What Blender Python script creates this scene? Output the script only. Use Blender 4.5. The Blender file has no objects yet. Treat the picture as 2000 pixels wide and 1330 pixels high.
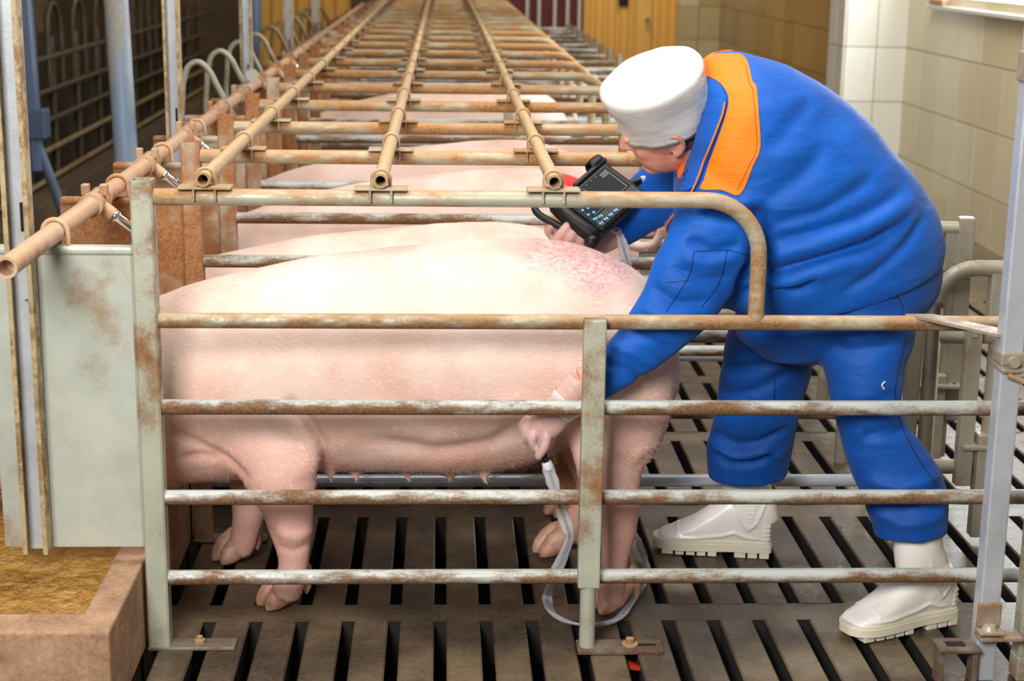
import bpy, bmesh, math, random
import numpy as np
from mathutils import Vector, Matrix, noise
from mathutils.bvhtree import BVHTree

random.seed(7)
SC = bpy.context.scene
COL = SC.collection
S = 0.6589                       # stall width (m)

# ---------------------------------------------------------------- camera
FPX, PIT, YAW, ROL, CH, CD = 3159.3, .2389, .0445, .0138, 1.5105, 3.337
_f = Vector((math.sin(YAW)*math.cos(PIT), math.cos(YAW)*math.cos(PIT), -math.sin(PIT)))
_r0 = Vector((math.cos(YAW), -math.sin(YAW), 0)); _u0 = _r0.cross(_f)
_r = math.cos(ROL)*_r0 + math.sin(ROL)*_u0
_u = -math.sin(ROL)*_r0 + math.cos(ROL)*_u0
CAMLOC = Vector((0, -CD, CH))
cd = bpy.data.cameras.new('camera'); cam = bpy.data.objects.new('camera', cd); COL.objects.link(cam)
cam.matrix_world = Matrix(((_r.x, _u.x, -_f.x, 0), (_r.y, _u.y, -_f.y, -CD), (_r.z, _u.z, -_f.z, CH), (0, 0, 0, 1)))
cd.sensor_width = 36; cd.lens = FPX/2000*36; cd.clip_start = .05
cd.dof.use_dof = True; cd.dof.focus_distance = 3.75; cd.dof.aperture_fstop = 4.5
SC.camera = cam

def _dir(px, py): return _r*((px-1000)/FPX) - _u*((py-665)/FPX) + _f
def atY(px, py, Y):              # photo pixel -> point on the plane y = Y
    d = _dir(px, py); return CAMLOC + d*((Y+CD)/d.y)
def atZ(px, py, Z=0.):
    d = _dir(px, py); return CAMLOC + d*((Z-CH)/d.z)

# ---------------------------------------------------------------- world, lights, exposure
SC.view_settings.view_transform = 'Standard'; SC.view_settings.look = 'None'
SC.view_settings.exposure = 0.15; SC.view_settings.gamma = 1
SC.view_settings.use_curve_mapping = False
W = bpy.data.worlds.new('world'); SC.world = W; W.use_nodes = True
W.node_tree.nodes['Background'].inputs[0].default_value = (.80, .88, 1, 1)
W.node_tree.nodes['Background'].inputs[1].default_value = .08
def area(name, loc, aim, size, power, col=(1, 1, 1), sy=None, spread=180):
    l = bpy.data.lights.new(name, 'AREA'); l.energy = power; l.color = col; l.size = size
    l.spread = math.radians(spread)
    if sy: l.shape = 'RECTANGLE'; l.size_y = sy
    o = bpy.data.objects.new(name, l); COL.objects.link(o); o.location = loc
    o.rotation_euler = (Vector(aim)-Vector(loc)).to_track_quat('-Z', 'Y').to_euler()
    return o
area('studio_flash', (-.9, -3.3, 2.35), (.3, .4, .5), 1.1, 82, (1, .97, .93), spread=130)
area('overhead_fill', (.2, .2, 3.9), (.2, .3, 0), 2.8, 150, (1, .98, .95), 2.6)  # broad soft fill added overhead to whiten the sow's back
area('ceiling_lamp_mid', (.1, 5., 4.2), (.1, 5., 0), 2.4, 36, (1, .93, .80), .5)
area('ceiling_lamp_back', (.6, 10.5, 4.2), (.6, 10.5, 0), 2.4, 85, (1, .92, .76), .5)
area('end_wall_fill', (1.7, 12.2, 3.4), (1.9, 13.6, .9), 1.6, 40, (1, .93, .78), .4)  # unseen light added to brighten the yellow end wall
area('ceiling_lamp_right', (1.9, 4.4, 3.6), (2.9, 5.6, .6), 1.4, 75, (1, .95, .84), .4)

# ---------------------------------------------------------------- helpers
def lin(c):
    if isinstance(c, str): c = [int(c[i:i+2], 16)/255 for i in (0, 2, 4)]
    return tuple((v/12.92 if v <= .04045 else ((v+.055)/1.055)**2.4) for v in c) + (1,)

class MB:
    def __init__(s): s.v = []; s.f = []; s.sm = []
    def add(s, vs, fs, smooth=True):
        n = len(s.v); s.v += [tuple(v) for v in vs]
        s.f += [tuple(i+n for i in f) for f in fs]; s.sm += [smooth]*len(fs)
        return s
    def tube(s, pts, r, seg=12, cap=True, closed=False, up=None):
        pts = [Vector(p) for p in pts]; n = len(pts)
        rs = r if isinstance(r, (list, tuple)) else [r]*n
        vs = []; prev = None
        for i in range(n):
            if closed: t = (pts[(i+1) % n]-pts[i-1])
            else: t = (pts[min(i+1, n-1)]-pts[max(i-1, 0)])
            t.normalize()
            if prev is None:
                a = Vector(up) if up else (Vector((0, 0, 1)) if abs(t.z) < .9 else Vector((0, 1, 0)))
                a = (a - t*a.dot(t)).normalized()
            else:
                a = (prev - t*prev.dot(t)); a = a.normalized() if a.length > 1e-6 else t.orthogonal().normalized()
            prev = a; b = t.cross(a)
            rr = rs[i] if isinstance(rs[i], (list, tuple)) else (rs[i], rs[i])
            for k in range(seg):
                an = 2*math.pi*k/seg
                vs.append(pts[i] + a*(math.sin(an)*rr[1]) + b*(math.cos(an)*rr[0]))
        fs = []
        for i in range(n if closed else n-1):
            j = (i+1) % n
            for k in range(seg):
                fs.append((i*seg+k, i*seg+(k+1) % seg, j*seg+(k+1) % seg, j*seg+k))
        s.add(vs, fs)
        if cap and not closed:
            s.add(vs[:seg][::-1], [tuple(range(seg))], False)
            s.add(vs[-seg:], [tuple(range(seg))], False)
        return s
    def hollow(s, p0, p1, r, ri, seg=16, depth=.05):       # pipe with open first end
        p0 = Vector(p0); p1 = Vector(p1); t = (p1-p0).normalized()
        s.tube([p0, p1], r, seg, cap=False)
        a = (Vector((0, 0, 1)) - t*t.z).normalized(); b = t.cross(a)
        ring = lambda c, rr: [c + a*(math.sin(2*math.pi*k/seg)*rr) + b*(math.cos(2*math.pi*k/seg)*rr) for k in range(seg)]
        vs = ring(p0, r) + ring(p0, ri) + ring(p0+t*depth, ri)
        fs = []
        for q in range(2):
            for k in range(seg): fs.append((q*seg+(k+1) % seg, q*seg+k, (q+1)*seg+k, (q+1)*seg+(k+1) % seg))
        fs.append(tuple(range(2*seg, 3*seg)))
        s.add(vs, fs, False); return s
    def box(s, lo, hi, bev=0.0, rot=None, piv=None):
        x0, y0, z0 = lo; x1, y1, z1 = hi
        if bev <= 0:
            vs = [(x, y, z) for z in (z0, z1) for y in (y0, y1) for x in (x0, x1)]
            fs = [(0, 2, 3, 1), (4, 5, 7, 6), (0, 1, 5, 4), (2, 6, 7, 3), (0, 4, 6, 2), (1, 3, 7, 5)]
        else:
            bm = bmesh.new(); bmesh.ops.create_cube(bm, size=1)
            for v in bm.verts:
                v.co = Vector((x0+(v.co.x+.5)*(x1-x0), y0+(v.co.y+.5)*(y1-y0), z0+(v.co.z+.5)*(z1-z0)))
            bmesh.ops.bevel(bm, geom=bm.edges[:], offset=bev, segments=2, affect='EDGES', profile=.5)
            bm.verts.index_update()
            vs = [v.co.copy() for v in bm.verts]; fs = [tuple(v.index for v in f.verts) for f in bm.faces]; bm.free()
        if rot is not None:
            pv = Vector(piv) if piv else (Vector(lo)+Vector(hi))/2
            vs = [pv + rot @ (Vector(v)-pv) for v in vs]
        s.add(vs, fs, False); return s
    def prism(s, poly, d0, d1, axis='y'):     # polygon in the two other axes, extruded along axis
        n = len(poly)
        def mk(p, d):
            return {'y': (p[0], d, p[1]), 'x': (d, p[0], p[1]), 'z': (p[0], p[1], d)}[axis]
        vs = [mk(p, d0) for p in poly] + [mk(p, d1) for p in poly]
        fs = [tuple(range(n))[::-1], tuple(range(n, 2*n))] + [(i, (i+1) % n, n+(i+1) % n, n+i) for i in range(n)]
        s.add(vs, fs, False); return s
    def build(s, name, mat, parent=None, kind=None):
        w = wloc(parent) if parent else Vector((0, 0, 0))
        me = bpy.data.meshes.new(name)
        me.from_pydata([tuple(Vector(v)-w) for v in s.v], [], s.f); me.update()
        bm = bmesh.new(); bm.from_mesh(me); bmesh.ops.recalc_face_normals(bm, faces=bm.faces[:]); bm.to_mesh(me); bm.free()
        me.polygons.foreach_set('use_smooth', s.sm)
        if mat: me.materials.append(mat)
        o = bpy.data.objects.new(name, me); COL.objects.link(o)
        if parent: o.parent = parent
        if kind: o['kind'] = kind
        return o
def wloc(o):
    v = Vector((0, 0, 0))
    while o: v += o.location; o = o.parent
    return v
def empty(name, loc, label, cat, group=None):
    o = bpy.data.objects.new(name, None); COL.objects.link(o); o.location = loc; o.empty_display_size = .1
    return tag(o, label, cat, group)
def tag(o, label, cat, group=None):
    o['label'] = label; o['category'] = cat
    if group: o['group'] = group
    return o
def copy_tree(o, parent=None):
    c = o.copy(); COL.objects.link(c)
    if parent: c.parent = parent
    for ch in list(o.children): copy_tree(ch, c)
    return c
def arc(c, r, a0, a1, n, u, v):
    u = Vector(u); v = Vector(v); c = Vector(c)
    return [c + u*(math.cos(a0+(a1-a0)*i/n)*r) + v*(math.sin(a0+(a1-a0)*i/n)*r) for i in range(n+1)]
def catmull(pts, n=8):
    pts = [np.array(p, float) for p in pts]; out = []
    P = [2*pts[0]-pts[1]] + pts + [2*pts[-1]-pts[-2]]
    for i in range(1, len(P)-2):
        for k in range(n):
            t = k/n; a, b, c, d = P[i-1], P[i], P[i+1], P[i+2]
            out.append(.5*((2*b)+(c-a)*t+(2*a-5*b+4*c-d)*t*t+(3*b-a-3*c+d)*t**3))
    out.append(pts[-1]); return out

# ---------------------------------------------------------------- materials
class NT:
    def __init__(s, name):
        s.m = bpy.data.materials.new(name); s.m.use_nodes = True
        s.t = s.m.node_tree; s.b = s.t.nodes['Principled BSDF']; s.N = s.t.nodes; s.L = s.t.links
        s.geo = s.N.new('ShaderNodeNewGeometry')
    def link(s, a, b): s.L.new(a, b)
    def pos(s, sc=(1, 1, 1), rot=(0, 0, 0), obj=False):
        mp = s.N.new('ShaderNodeMapping'); mp.inputs['Scale'].default_value = sc; mp.inputs['Rotation'].default_value = rot
        if obj:
            tc = s.N.new('ShaderNodeTexCoord'); s.link(tc.outputs['Object'], mp.inputs[0])
        else: s.link(s.geo.outputs['Position'], mp.inputs[0])
        return mp.outputs[0]
    def noise(s, vec, scale, detail=6, rough=.6, dist=0):
        n = s.N.new('ShaderNodeTexNoise'); s.link(vec, n.inputs['Vector'])
        n.inputs['Scale'].default_value = scale; n.inputs['Detail'].default_value = detail
        n.inputs['Roughness'].default_value = rough; n.inputs['Distortion'].default_value = dist
        return n.outputs['Fac']
    def ramp(s, fac, stops):
        r = s.N.new('ShaderNodeValToRGB'); s.link(fac, r.inputs[0]); e = r.color_ramp.elements
        while len(e) < len(stops): e.new(.5)
        for el, (p, c) in zip(e, stops):
            el.position = p; el.color = c if len(c) == 4 else tuple(c)+(1,)
        return r.outputs[0]
    def g(s, fac, a, b): return s.ramp(fac, [(a, (0, 0, 0, 1)), (b, (1, 1, 1, 1))])
    def mix(s, fac, a, b, mode='MIX'):
        m = s.N.new('ShaderNodeMix'); m.data_type = 'RGBA'; m.blend_type = mode
        for k, v in ((0, fac), (6, a), (7, b)):
            if hasattr(v, 'is_linked') or hasattr(v, 'links'): s.link(v, m.inputs[k])
            elif k == 0: m.inputs[0].default_value = v
            else: m.inputs[k].default_value = v
        return m.outputs[2]
    def math(s, op, a, b=0.):
        m = s.N.new('ShaderNodeMath'); m.operation = op
        for k, v in ((0, a), (1, b)):
            if hasattr(v, 'links'): s.link(v, m.inputs[k])
            else: m.inputs[k].default_value = v
        return m.outputs[0]
    def nz(s):
        x = s.N.new('ShaderNodeSeparateXYZ'); s.link(s.geo.outputs['Normal'], x.inputs[0]); return x.outputs[2]
    def posx(s, i):
        x = s.N.new('ShaderNodeSeparateXYZ'); s.link(s.geo.outputs['Position'], x.inputs[0]); return x.outputs[i]
    def col(s, c):
        if hasattr(c, 'links'): s.link(c, s.b.inputs['Base Color'])
        else: s.b.inputs['Base Color'].default_value = c
    def rough(s, v):
        if hasattr(v, 'links'): s.link(v, s.b.inputs['Roughness'])
        else: s.b.inputs['Roughness'].default_value = v
    def bump(s, h, strength=.3, dist=.002):
        b = s.N.new('ShaderNodeBump'); b.inputs['Strength'].default_value = strength; b.inputs['Distance'].default_value = dist
        s.link(h, b.inputs['Height'])
        if s.b.inputs['Normal'].is_linked: s.link(s.b.inputs['Normal'].links[0].from_socket, b.inputs['Normal'])
        s.link(b.outputs[0], s.b.inputs['Normal'])

def rusty(name, clean, rust, dark, lo, hi, scale=14, stretch=(1, 1, 1), under=0., metal=.25, rough=.55, dust=None, dustamt=.5):
    """worn zinc / paint with rust: ragged patches, more of it below when under > 0, dust lying on top when dust is set"""
    t = NT(name); v = t.pos(stretch)
    n = t.noise(v, scale, 8, .65); fine = t.noise(t.pos(), 160, 4, .7); big = t.noise(v, scale*.22, 3, .5)
    f = t.math('ADD', n, t.math('MULTIPLY', t.math('SUBTRACT', big, .5), .7))
    f = t.math('ADD', f, t.math('MULTIPLY', t.math('SUBTRACT', fine, .5), .35))
    if under: f = t.math('SUBTRACT', f, t.math('MULTIPLY', t.nz(), under))
    mask = t.g(f, lo, hi)
    rc = t.ramp(fine, [(.3, lin(dark)), (.62, lin(rust))])
    cc = t.mix(t.g(n, .35, .75), lin(clean), tuple(min(1, x*.72) for x in lin(clean)[:3])+(1,))
    c = t.mix(mask, cc, rc)
    if dust:
        dm = t.math('MULTIPLY', t.g(t.math('ADD', t.nz(), t.math('MULTIPLY', t.math('SUBTRACT', n, .5), 1.2)), .1, .9), dustamt)
        c = t.mix(dm, c, lin(dust))
    t.col(c); t.b.inputs['Metallic'].default_value = metal*.4
    t.rough(t.mix(mask, (rough-.12,)*3+(1,), (.85,)*3+(1,)))
    t.bump(fine, .35, .0012)
    return t.m

M = {}
M['rail_top'] = rusty('rail_top_m', 'B4B39E', 'B8905F', '735234', .40, .60, 10, (1, 3, 3), dust='AC8258', dustamt=.7)
M['rail_rear'] = rusty('rail_rear_m', 'A9A58C', 'B98A55', '6B4A2C', .36, .56, 10, (1, 3, 3), dust='BE9262', dustamt=.7)
M['rail_low'] = rusty('rail_low_m', 'BEC2BB', '8A6644', '4E3722', .35, .55, 9, (1, 3, 3), under=.16)
M['rail_mid'] = rusty('rail_mid_m', 'B0AE96', '9A734C', '604228', .34, .55, 10, (1, 3, 3), under=.06, dust='C9A477', dustamt=.45)
M['tan'] = rusty('tan_pipe_m', 'A98D68', 'B48E62', '7C5A38', .36, .7, 16, dust='C9AA7E', dustamt=.7, metal=0)
M['water'] = rusty('water_pipe_m', 'C9A888', 'C88F68', '8A6038', .42, .62, 14, dust='CDA988', dustamt=.6, metal=0)
M['panel'] = rusty('panel_m', 'BDC2B4', 'AB8A66', '7B5E42', .54, .74, 6, metal=.2, rough=.6)
M['post'] = rusty('post_m', 'B3B6A2', '9C734C', '664529', .50, .66, 7, metal=.2)
M['panel_rust'] = rusty('panel_rust_m', 'BFB39C', 'B07A4C', '744626', .34, .52, 7, metal=0, rough=.8)
M['post_rust'] = rusty('post_rust_m', 'BDB098', 'B27E50', '784A2A', .33, .52, 8, metal=0, rough=.8)
M['galv'] = rusty('galv_m', 'C6CBD0', 'B59A74', '7E6748', .66, .78, 8, metal=.5, rough=.45)
M['galv_dim'] = rusty('galv_dim_m', 'AFAA97', 'A5886A', '6C563F', .50, .68, 7, metal=.3, rough=.5)
M['flange'] = rusty('flange_m', 'B9A67E', '9C7C52', '65492B', .46, .62, 40, metal=0)
M['blue'] = rusty('blue_pole_m', '8FA4BC', 'B7AFA2', '8B8A6A', .52, .66, 6, (1, 1, .4), metal=.4)
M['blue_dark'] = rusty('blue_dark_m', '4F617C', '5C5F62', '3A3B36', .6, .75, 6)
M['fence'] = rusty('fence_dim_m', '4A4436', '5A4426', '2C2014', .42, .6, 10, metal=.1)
M['hinge'] = rusty('hinge_m', 'A89C8A', 'A08268', '6E543E', .46, .66, 12, metal=.2)
M['bracket'] = rusty('bracket_m', '7E7468', '70543F', '40301F', .42, .6, 14, metal=.2)
M['dark_metal'] = rusty('dark_metal_m', '8A7C60', '8A6A40', '4A3620', .42, .6, 10, metal=.1)
M['zinc'] = rusty('zinc_m', 'BBC3CC', 'A89C88', '77664E', .60, .74, 9, metal=.6, rough=.35)
t = NT('chrome_m'); t.col((.8, .8, .8, 1)); t.b.inputs['Metallic'].default_value = 1; t.rough(.15); M['chrome'] = t.m
t = NT('hole_m'); t.col((.01, .008, .006, 1)); t.rough(.9); M['hole'] = t.m

def concrete(name, a, b, c, scale=5, wet=False, bumpd=.003):
    t = NT(name); v = t.pos()
    n = t.noise(v, scale, 8, .62); f = t.noise(v, 90, 5, .7); k = t.noise(v, 1.7, 3, .5)
    m = t.math('ADD', t.math('MULTIPLY', n, .65), t.math('MULTIPLY', k, .35))
    cc = t.ramp(m, [(.40, lin(a)), (.5, lin(b)), (.61, lin(c))] if wet else [(.33, lin(a)), (.5, lin(b)), (.66, lin(c))])
    cc = t.mix(.35, cc, t.ramp(f, [(.3, lin(a)), (.7, lin(c))]))
    t.col(cc); t.bump(f, .5, bumpd)
    if wet:
        wm = t.g(t.math('ADD', t.posx(0), t.math('MULTIPLY', n, .55)), 1.32/4+.25*0, 1.0)
        # standing water on the passage floor (x > about 1.15), damp in the stalls
        mp = t.N.new('ShaderNodeMapRange'); t.link(t.math('ADD', t.posx(0), t.math('MULTIPLY', t.math('SUBTRACT', n, .5), 1.1)), mp.inputs[0])
        mp.inputs[1].default_value = .85; mp.inputs[2].default_value = 1.45
        mp.inputs[3].default_value = .46; mp.inputs[4].default_value = .10
        sp = t.math('SUBTRACT', mp.outputs[0], t.math('MULTIPLY', t.g(n, .52, .66), .22))
        t.rough(t.math('MAXIMUM', sp, .07)); t.b.inputs['Specular IOR Level'].default_value = .6
        t.N.remove(wm.node)
        t.bump(t.noise(v, 22, 4, .6), .5, .006)
    else: t.rough(.85)
    return t.m
M['slat'] = concrete('slat_concrete_m', '1F1914', '4A3C2F', '78674F', 4.0, True)
M['manure'] = concrete('grime_shade_m', '0E0B08', '17120D', '221A13', 9)  # near-black: slot grime with painted shade
M['concrete'] = concrete('concrete_m', '5E4A38', '84705A', 'A8937A', 4)
M['trough'] = concrete('trough_concrete_m', '6E4C34', 'A98262', 'D2B292', 9)
M['pit'] = concrete('pit_m', '14110E', '1C1814', '241F1A', 3)
M['dark_floor'] = concrete('dark_floor_m', '3A2E20', '54432F', '6C573E', 3)

# ================================================================= the setting
fl = bpy.data.objects.new('floor', None); COL.objects.link(fl); fl['kind'] = 'structure'
SLW, PITX, X0 = .028, .1055, -.002
def slat_mesh(L):
    m = MB(); w = (PITX-SLW)/2; c = .004
    prof = [(-w, -c), (-w+c, 0), (w-c, 0), (w, -c), (w-.012, -.11), (-w+.012, -.11)]
    m.prism(prof, -L/2, L/2, 'y'); return m
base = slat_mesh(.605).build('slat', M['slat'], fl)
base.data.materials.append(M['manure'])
for p_ in base.data.polygons:                     # grimy slot sides, with the shade of the gap put into their colour
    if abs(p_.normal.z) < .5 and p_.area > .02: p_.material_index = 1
first = True
YB = [.133 + .699*j for j in range(-2, 6)]       # near edge of each cross band
BW = .096
for j, y in enumerate(YB[:-1]):
    for i in range(-6, 27):
        cx = X0 + PITX*(i+.5)
        if cx > 2.84: continue
        o = base if first else base.copy()
        if not first: COL.objects.link(o); o.parent = fl
        first = False
        yy = y + BW + (.699-BW)/2
        o.location = (cx, yy, random.uniform(-.002, .001)); o.rotation_euler = (0, random.uniform(-.006, .006), 0)
for j, y in enumerate(YB):
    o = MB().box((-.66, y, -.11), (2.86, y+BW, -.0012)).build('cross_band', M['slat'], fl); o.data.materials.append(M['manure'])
    for p_ in o.data.polygons:  # band faces in the slots get the same painted shade over grime
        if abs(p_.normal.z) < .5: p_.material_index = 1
MB().box((-.66, YB[-1]+BW, -.2), (2.9, 14.2, -.001)).build('passage_slab', M['slat'], fl)
MB().box((-4.1, -3, -.2), (-.66, 14.2, -.003)).build('aisle_slab', M['dark_floor'], fl)
MB().box((-.7, -3.2, -.62), (2.9, YB[-1]+BW, -.5)).build('pit_bottom', M['pit'], fl)

# tiled wall on the right, its pilaster, the end wall
def tile_mat(name, a, b, streak=None):
    t = NT(name); oi = t.N.new('ShaderNodeObjectInfo')
    n = t.noise(t.pos((6, 6, .5)), 6, 4, .6)
    c = t.mix(oi.outputs['Random'], lin(a), lin(b))
    c = t.mix(t.math('MULTIPLY', t.g(n, .45, .7), .35), c, lin(streak or b))
    t.col(c); t.rough(.22); return t.m
M['tile'] = tile_mat('tile_cream_m', 'D5CDB2', 'C6BC9B', 'BFA97F')
M['tile_white'] = tile_mat('tile_white_m', 'E2E2DC', 'D6D5CB', 'CFCBBB')
M['tile_brown'] = tile_mat('tile_brown_m', '9A8156', '83683F', 'AE9A72')
M['tile_end'] = tile_mat('tile_end_m', 'BDB295', 'A28E5E', '8E7748')
t = NT('grout_m'); t.col(lin('BBA988')); t.rough(.9); M['grout'] = t.m
XR, YC, YE = 2.87, 6.72, 13.6
def tiled(parent, mat, u0, u1, z0, z1, tw, th, place, gap=.0025, zoff=0.):
    """tiles on a plane; place(u, z) -> (location, rotation z)"""
    m = MB(); m.box((-tw/2+gap, -.006, -th/2+gap), (tw/2-gap, .006, th/2-gap), .002)
    proto = m.build('tile', mat, None); used = False
    z = z0
    while z < z1-1e-3:
        u = u0
        while u < u1-1e-3:
            o = proto if not used else proto.copy()
            if used: COL.objects.link(o)
            used = True
            l, r = place(u+tw/2, z+th/2); o.location = l; o.rotation_euler = (random.uniform(-.004, .004), 0, r+random.uniform(-.004, .004)); o.parent = parent
            u += tw
        z += th
ZG = .60-.335*2                                  # grout lines at .27 .60 .94 1.27
wr = MB().box((XR+.006, -3, -.2), (XR+.2, YE+.2, 1.215)).box((XR+.006, -3, 1.215), (XR+.2, 3.2, 2.6)).box((XR+.006, 6.15, 1.215), (XR+.2, YE+.2, 2.6)).box((XR+.006, 3.2, 2.3), (XR+.2, 6.15, 2.6)).build('wall_right', M['grout'], None, 'structure')
tiled(wr, M['tile'], 2.40, YC-.01, ZG, 1.2, .36, .335, lambda u, z: ((XR, u, z), math.pi/2))
tiled(wr, M['tile'], 6.19, YC-.01, ZG+.335*4, 2.6, .18, .335, lambda u, z: ((XR, u, z), math.pi/2))
tiled(wr, M['tile_brown'], YC+.42, YE-.05, ZG+.335, 2.3, .41, .335, lambda u, z: ((XR, u, z), math.pi/2))
pl = MB().box((2.485, YC+.006, -.2), (XR+.05, YC+.40, 2.6)).build('wall_pilaster', M['grout'], None, 'structure')
tiled(pl, M['tile_white'], 2.487, XR-.0, ZG, 2.0, .1915, .335, lambda u, z: ((u, YC, z), 0))
tiled(pl, M['tile_white'], YC, YC+.4, ZG, 2.0, .2, .335, lambda u, z: ((2.479, u, z), math.pi/2))
we = MB().box((-4.2, YE+.03, -.2), (XR+.2, YE+.2, 2.8)).build('wall_back', M['dark_floor'], None, 'structure')
tiled(we, M['tile_end'], 2.42, XR, ZG, 2.0, .223, .335, lambda u, z: ((u, YE+.02, z), 0))
t = NT('yellow_sheet_m'); n = t.noise(t.pos((6, 6, .6)), 5, 4); t.col(t.mix(n, lin('E6B45C'), lin('CF9A40'))); t.rough(.45); M['yellow'] = t.m
t = NT('maroon_m'); t.col(lin('5E1420')); t.rough(.5); M['maroon'] = t.m
t = NT('white_paint_m'); t.col(lin('C9C7C0')); t.rough(.5); M['white'] = t.m
def corrugated(x0, x1, z0, z1, y, pitch=.13, depth=.03):
    m = MB(); pts = []; x = x0
    while x < x1:
        pts += [(x, 0), (x+pitch*.55, 0), (x+pitch*.65, 1), (x+pitch*.9, 1)]; x += pitch
    pts = [(min(p[0], x1), p[1]) for p in pts]
    n = len(pts); vs = [(p[0], y-(0 if p[1] else depth), z) for z in (z0, z1) for p in pts]
    m.add(vs, [(i, i+1, n+i+1, n+i) for i in range(n-1)], False); return m
corrugated(1.44, 1.98, 0, 2.8, YE).build('corrugated_sheet', M['yellow'], we)
corrugated(2.16, 2.42, 0, 2.8, YE, .09).build('corrugated_sheet', M['yellow'], we)
corrugated(-2.0, -.95, 0, 2.8, YE).build('corrugated_sheet', M['yellow'], we)
MB().box((.55, YE-.06, 0), (1.44, YE+.02, 2.8)).build('maroon_sheet', M['maroon'], we)
dr = MB().box((1.98, YE-.02, 0), (2.16, YE+.02, 2.1)).build('door_1', M['yellow'], None, 'structure')
MB().box((1.972, YE-.025, 0), (1.985, YE+.01, 2.1)).box((2.152, YE-.025, 0), (2.166, YE+.01, 2.1)).build('door_gap', M['hole'], dr)
MB().tube([(2.10, YE-.09, .80), (2.10, YE-.02, .80)], [.025, .012], 12).build('door_knob', M['chrome'], dr)
MB().box((1.80, YE-.05, .93), (1.90, YE-.03, 1.4)).build('door_vent', M['hole'], we)
for x in (.85, .97, 1.13, 1.26, 1.38):
    MB().tube([(x, YE-.25, 0), (x, YE-.25, 2.6)], .018, 8).build('pen_upright', M['white'], we)
# window in the right wall
wn = bpy.data.objects.new('window_1', None); COL.objects.link(wn); wn['kind'] = 'structure'
t = NT('window_light_m'); t.b.inputs['Emission Color'].default_value = (.9, .96, 1, 1); t.b.inputs['Emission Strength'].default_value = 13; t.col((.8, .85, .9, 1)); M['win'] = t.m
MB().box((XR+.12, 3.2, 1.22), (XR+.14, 6.15, 2.3)).build('pane', M['win'], wn)
MB().box((XR-.05, 3.15, 1.19), (XR+.12, 6.2, 1.215), .004).build('window_sill', M['white'], wn)
for y in (3.2, 4.2, 5.2, 6.11): MB().box((XR+.06, y, 1.215), (XR+.12, y+.05, 2.3)).build('window_mullion', M['white'], wn)
MB().box((XR-.05, 5.9, 1.215), (XR+.02, 6.15, 1.25), .006).build('sill_bracket', M['rail_rear'], wn)
# left wall, ceiling
MB().box((-4.2, -3, -.2), (-4.0, YE+.2, 4.4)).build('wall_left', M['concrete'], None, 'structure')
MB().box((-4.2, 2.4, 4.3), (XR+.3, YE+.2, 4.4)).build('ceiling', M['concrete'], None, 'structure')
# ================================================================= stall dividers
XP = -.617; RT = .0175; RL = .0165; ZR = (.738, .549, .346, .162); XE = 1.30
def square_tube(m, x0, x1, y0, y1, z0, z1, wall=.004, bev=.004):
    """upright box tube, open at the top"""
    def ring(d, c):
        a0, a1, b0, b1 = x0+d, x1-d, y0+d, y1-d
        return [(a0+c, b0), (a1-c, b0), (a1, b0+c), (a1, b1-c), (a1-c, b1), (a0+c, b1), (a0, b1-c), (a0, b0+c)]
    A_, B_ = ring(0, bev), ring(wall, bev*.5)
    vs = [p+(z0,) for p in A_]+[p+(z1,) for p in A_]+[p+(z1,) for p in B_]+[p+(z1-.025,) for p in B_]; fs = []
    for q in range(3):
        for i in range(8): fs.append((q*8+i, q*8+(i+1) % 8, (q+1)*8+(i+1) % 8, (q+1)*8+i))
    fs += [tuple(range(8))[::-1], tuple(range(24, 32))]
    m.add(vs, fs, False); return m
def make_divider(k, mp, mpan, mtop, mlows, label, group, rear):
    y = k*S
    d = empty('stall_divider', (XP, y, 0), label, 'stall divider', group)
    m = MB(); square_tube(m, XP-.023, XP+.023, y-.023, y+.023, 0, 1.036); m.build('front_post', mp, d)
    m = MB(); m.box((XP-.025, y-.026, 0), (XP+.165, y+.026, .008), .002)
    fp = m.build('foot_plate', M['bracket'], d)
    MB().tube([(XP+.085, y, .006), (XP+.085, y, .016)], .013, 6).tube([(XP+.085, y, .014), (XP+.085, y, .024)], .007, 8).build('bolt', M['rail_rear'], fp)
    # top rail with the down-bent rear end
    pts = [(XP+.02, y, 1.0), (-.3, y, 1.0), (.1, y, 1.0), (.50, y, 1.0)] + [tuple(p) for p in arc((.55, y, .882), .118, math.pi/2, 0, 10, (1, 0, 0), (0, 0, 1))] + [(.668, y, .745)]
    MB().tube(pts, RT, 16).build('top_rail', mtop, d)
    for z, ml in zip(ZR, mlows):
        xs = np.linspace(XP+.02, rear, 7); m = MB(); m.tube([(x, y, z) for x in xs], RL, 16); m.build('rail', ml, d)
    # stanchion with foot
    m = MB(); m.box((.298, y-.046, .150), (.346, y-.012, .752), .004); m.build('stanchion_sleeve', mp, d)
    m = MB(); m.tube([(.322, y-.028, .006), (.322, y-.028, .16)], .0175, 16); m.build('stanchion_leg', mp, d)
    m = MB(); m.box((.300, y-.058, 0), (.490, y+.004, .010), .002); fp = m.build('foot_plate', M['bracket'], d)
    MB().box((.43, y-.033, .0095), (.475, y-.021, .0108)).build('slot', M['hole'], fp)
    MB().tube([(.418, y-.027, .009), (.418, y-.027, .014)], .018, 14).tube([(.418, y-.027, .012), (.418, y-.027, .026)], .010, 6).build('bolt', M['rail_rear'], fp)
    # solid head panel with folded top edge
    m = MB(); m.box((-.94, y-.012, .237), (XP-.022, y+.012, .885), .002); m.box((-.94, y-.020, .880), (XP-.022, y+.016, .897), .006)
    hp = m.build('head_panel', mpan, d)
    MB().tube([(XP-.026, y-.0125, .24), (XP-.026, y-.0125, .88)], .0025, 5).build('weld_seam', mp, hp)
    return d
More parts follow.
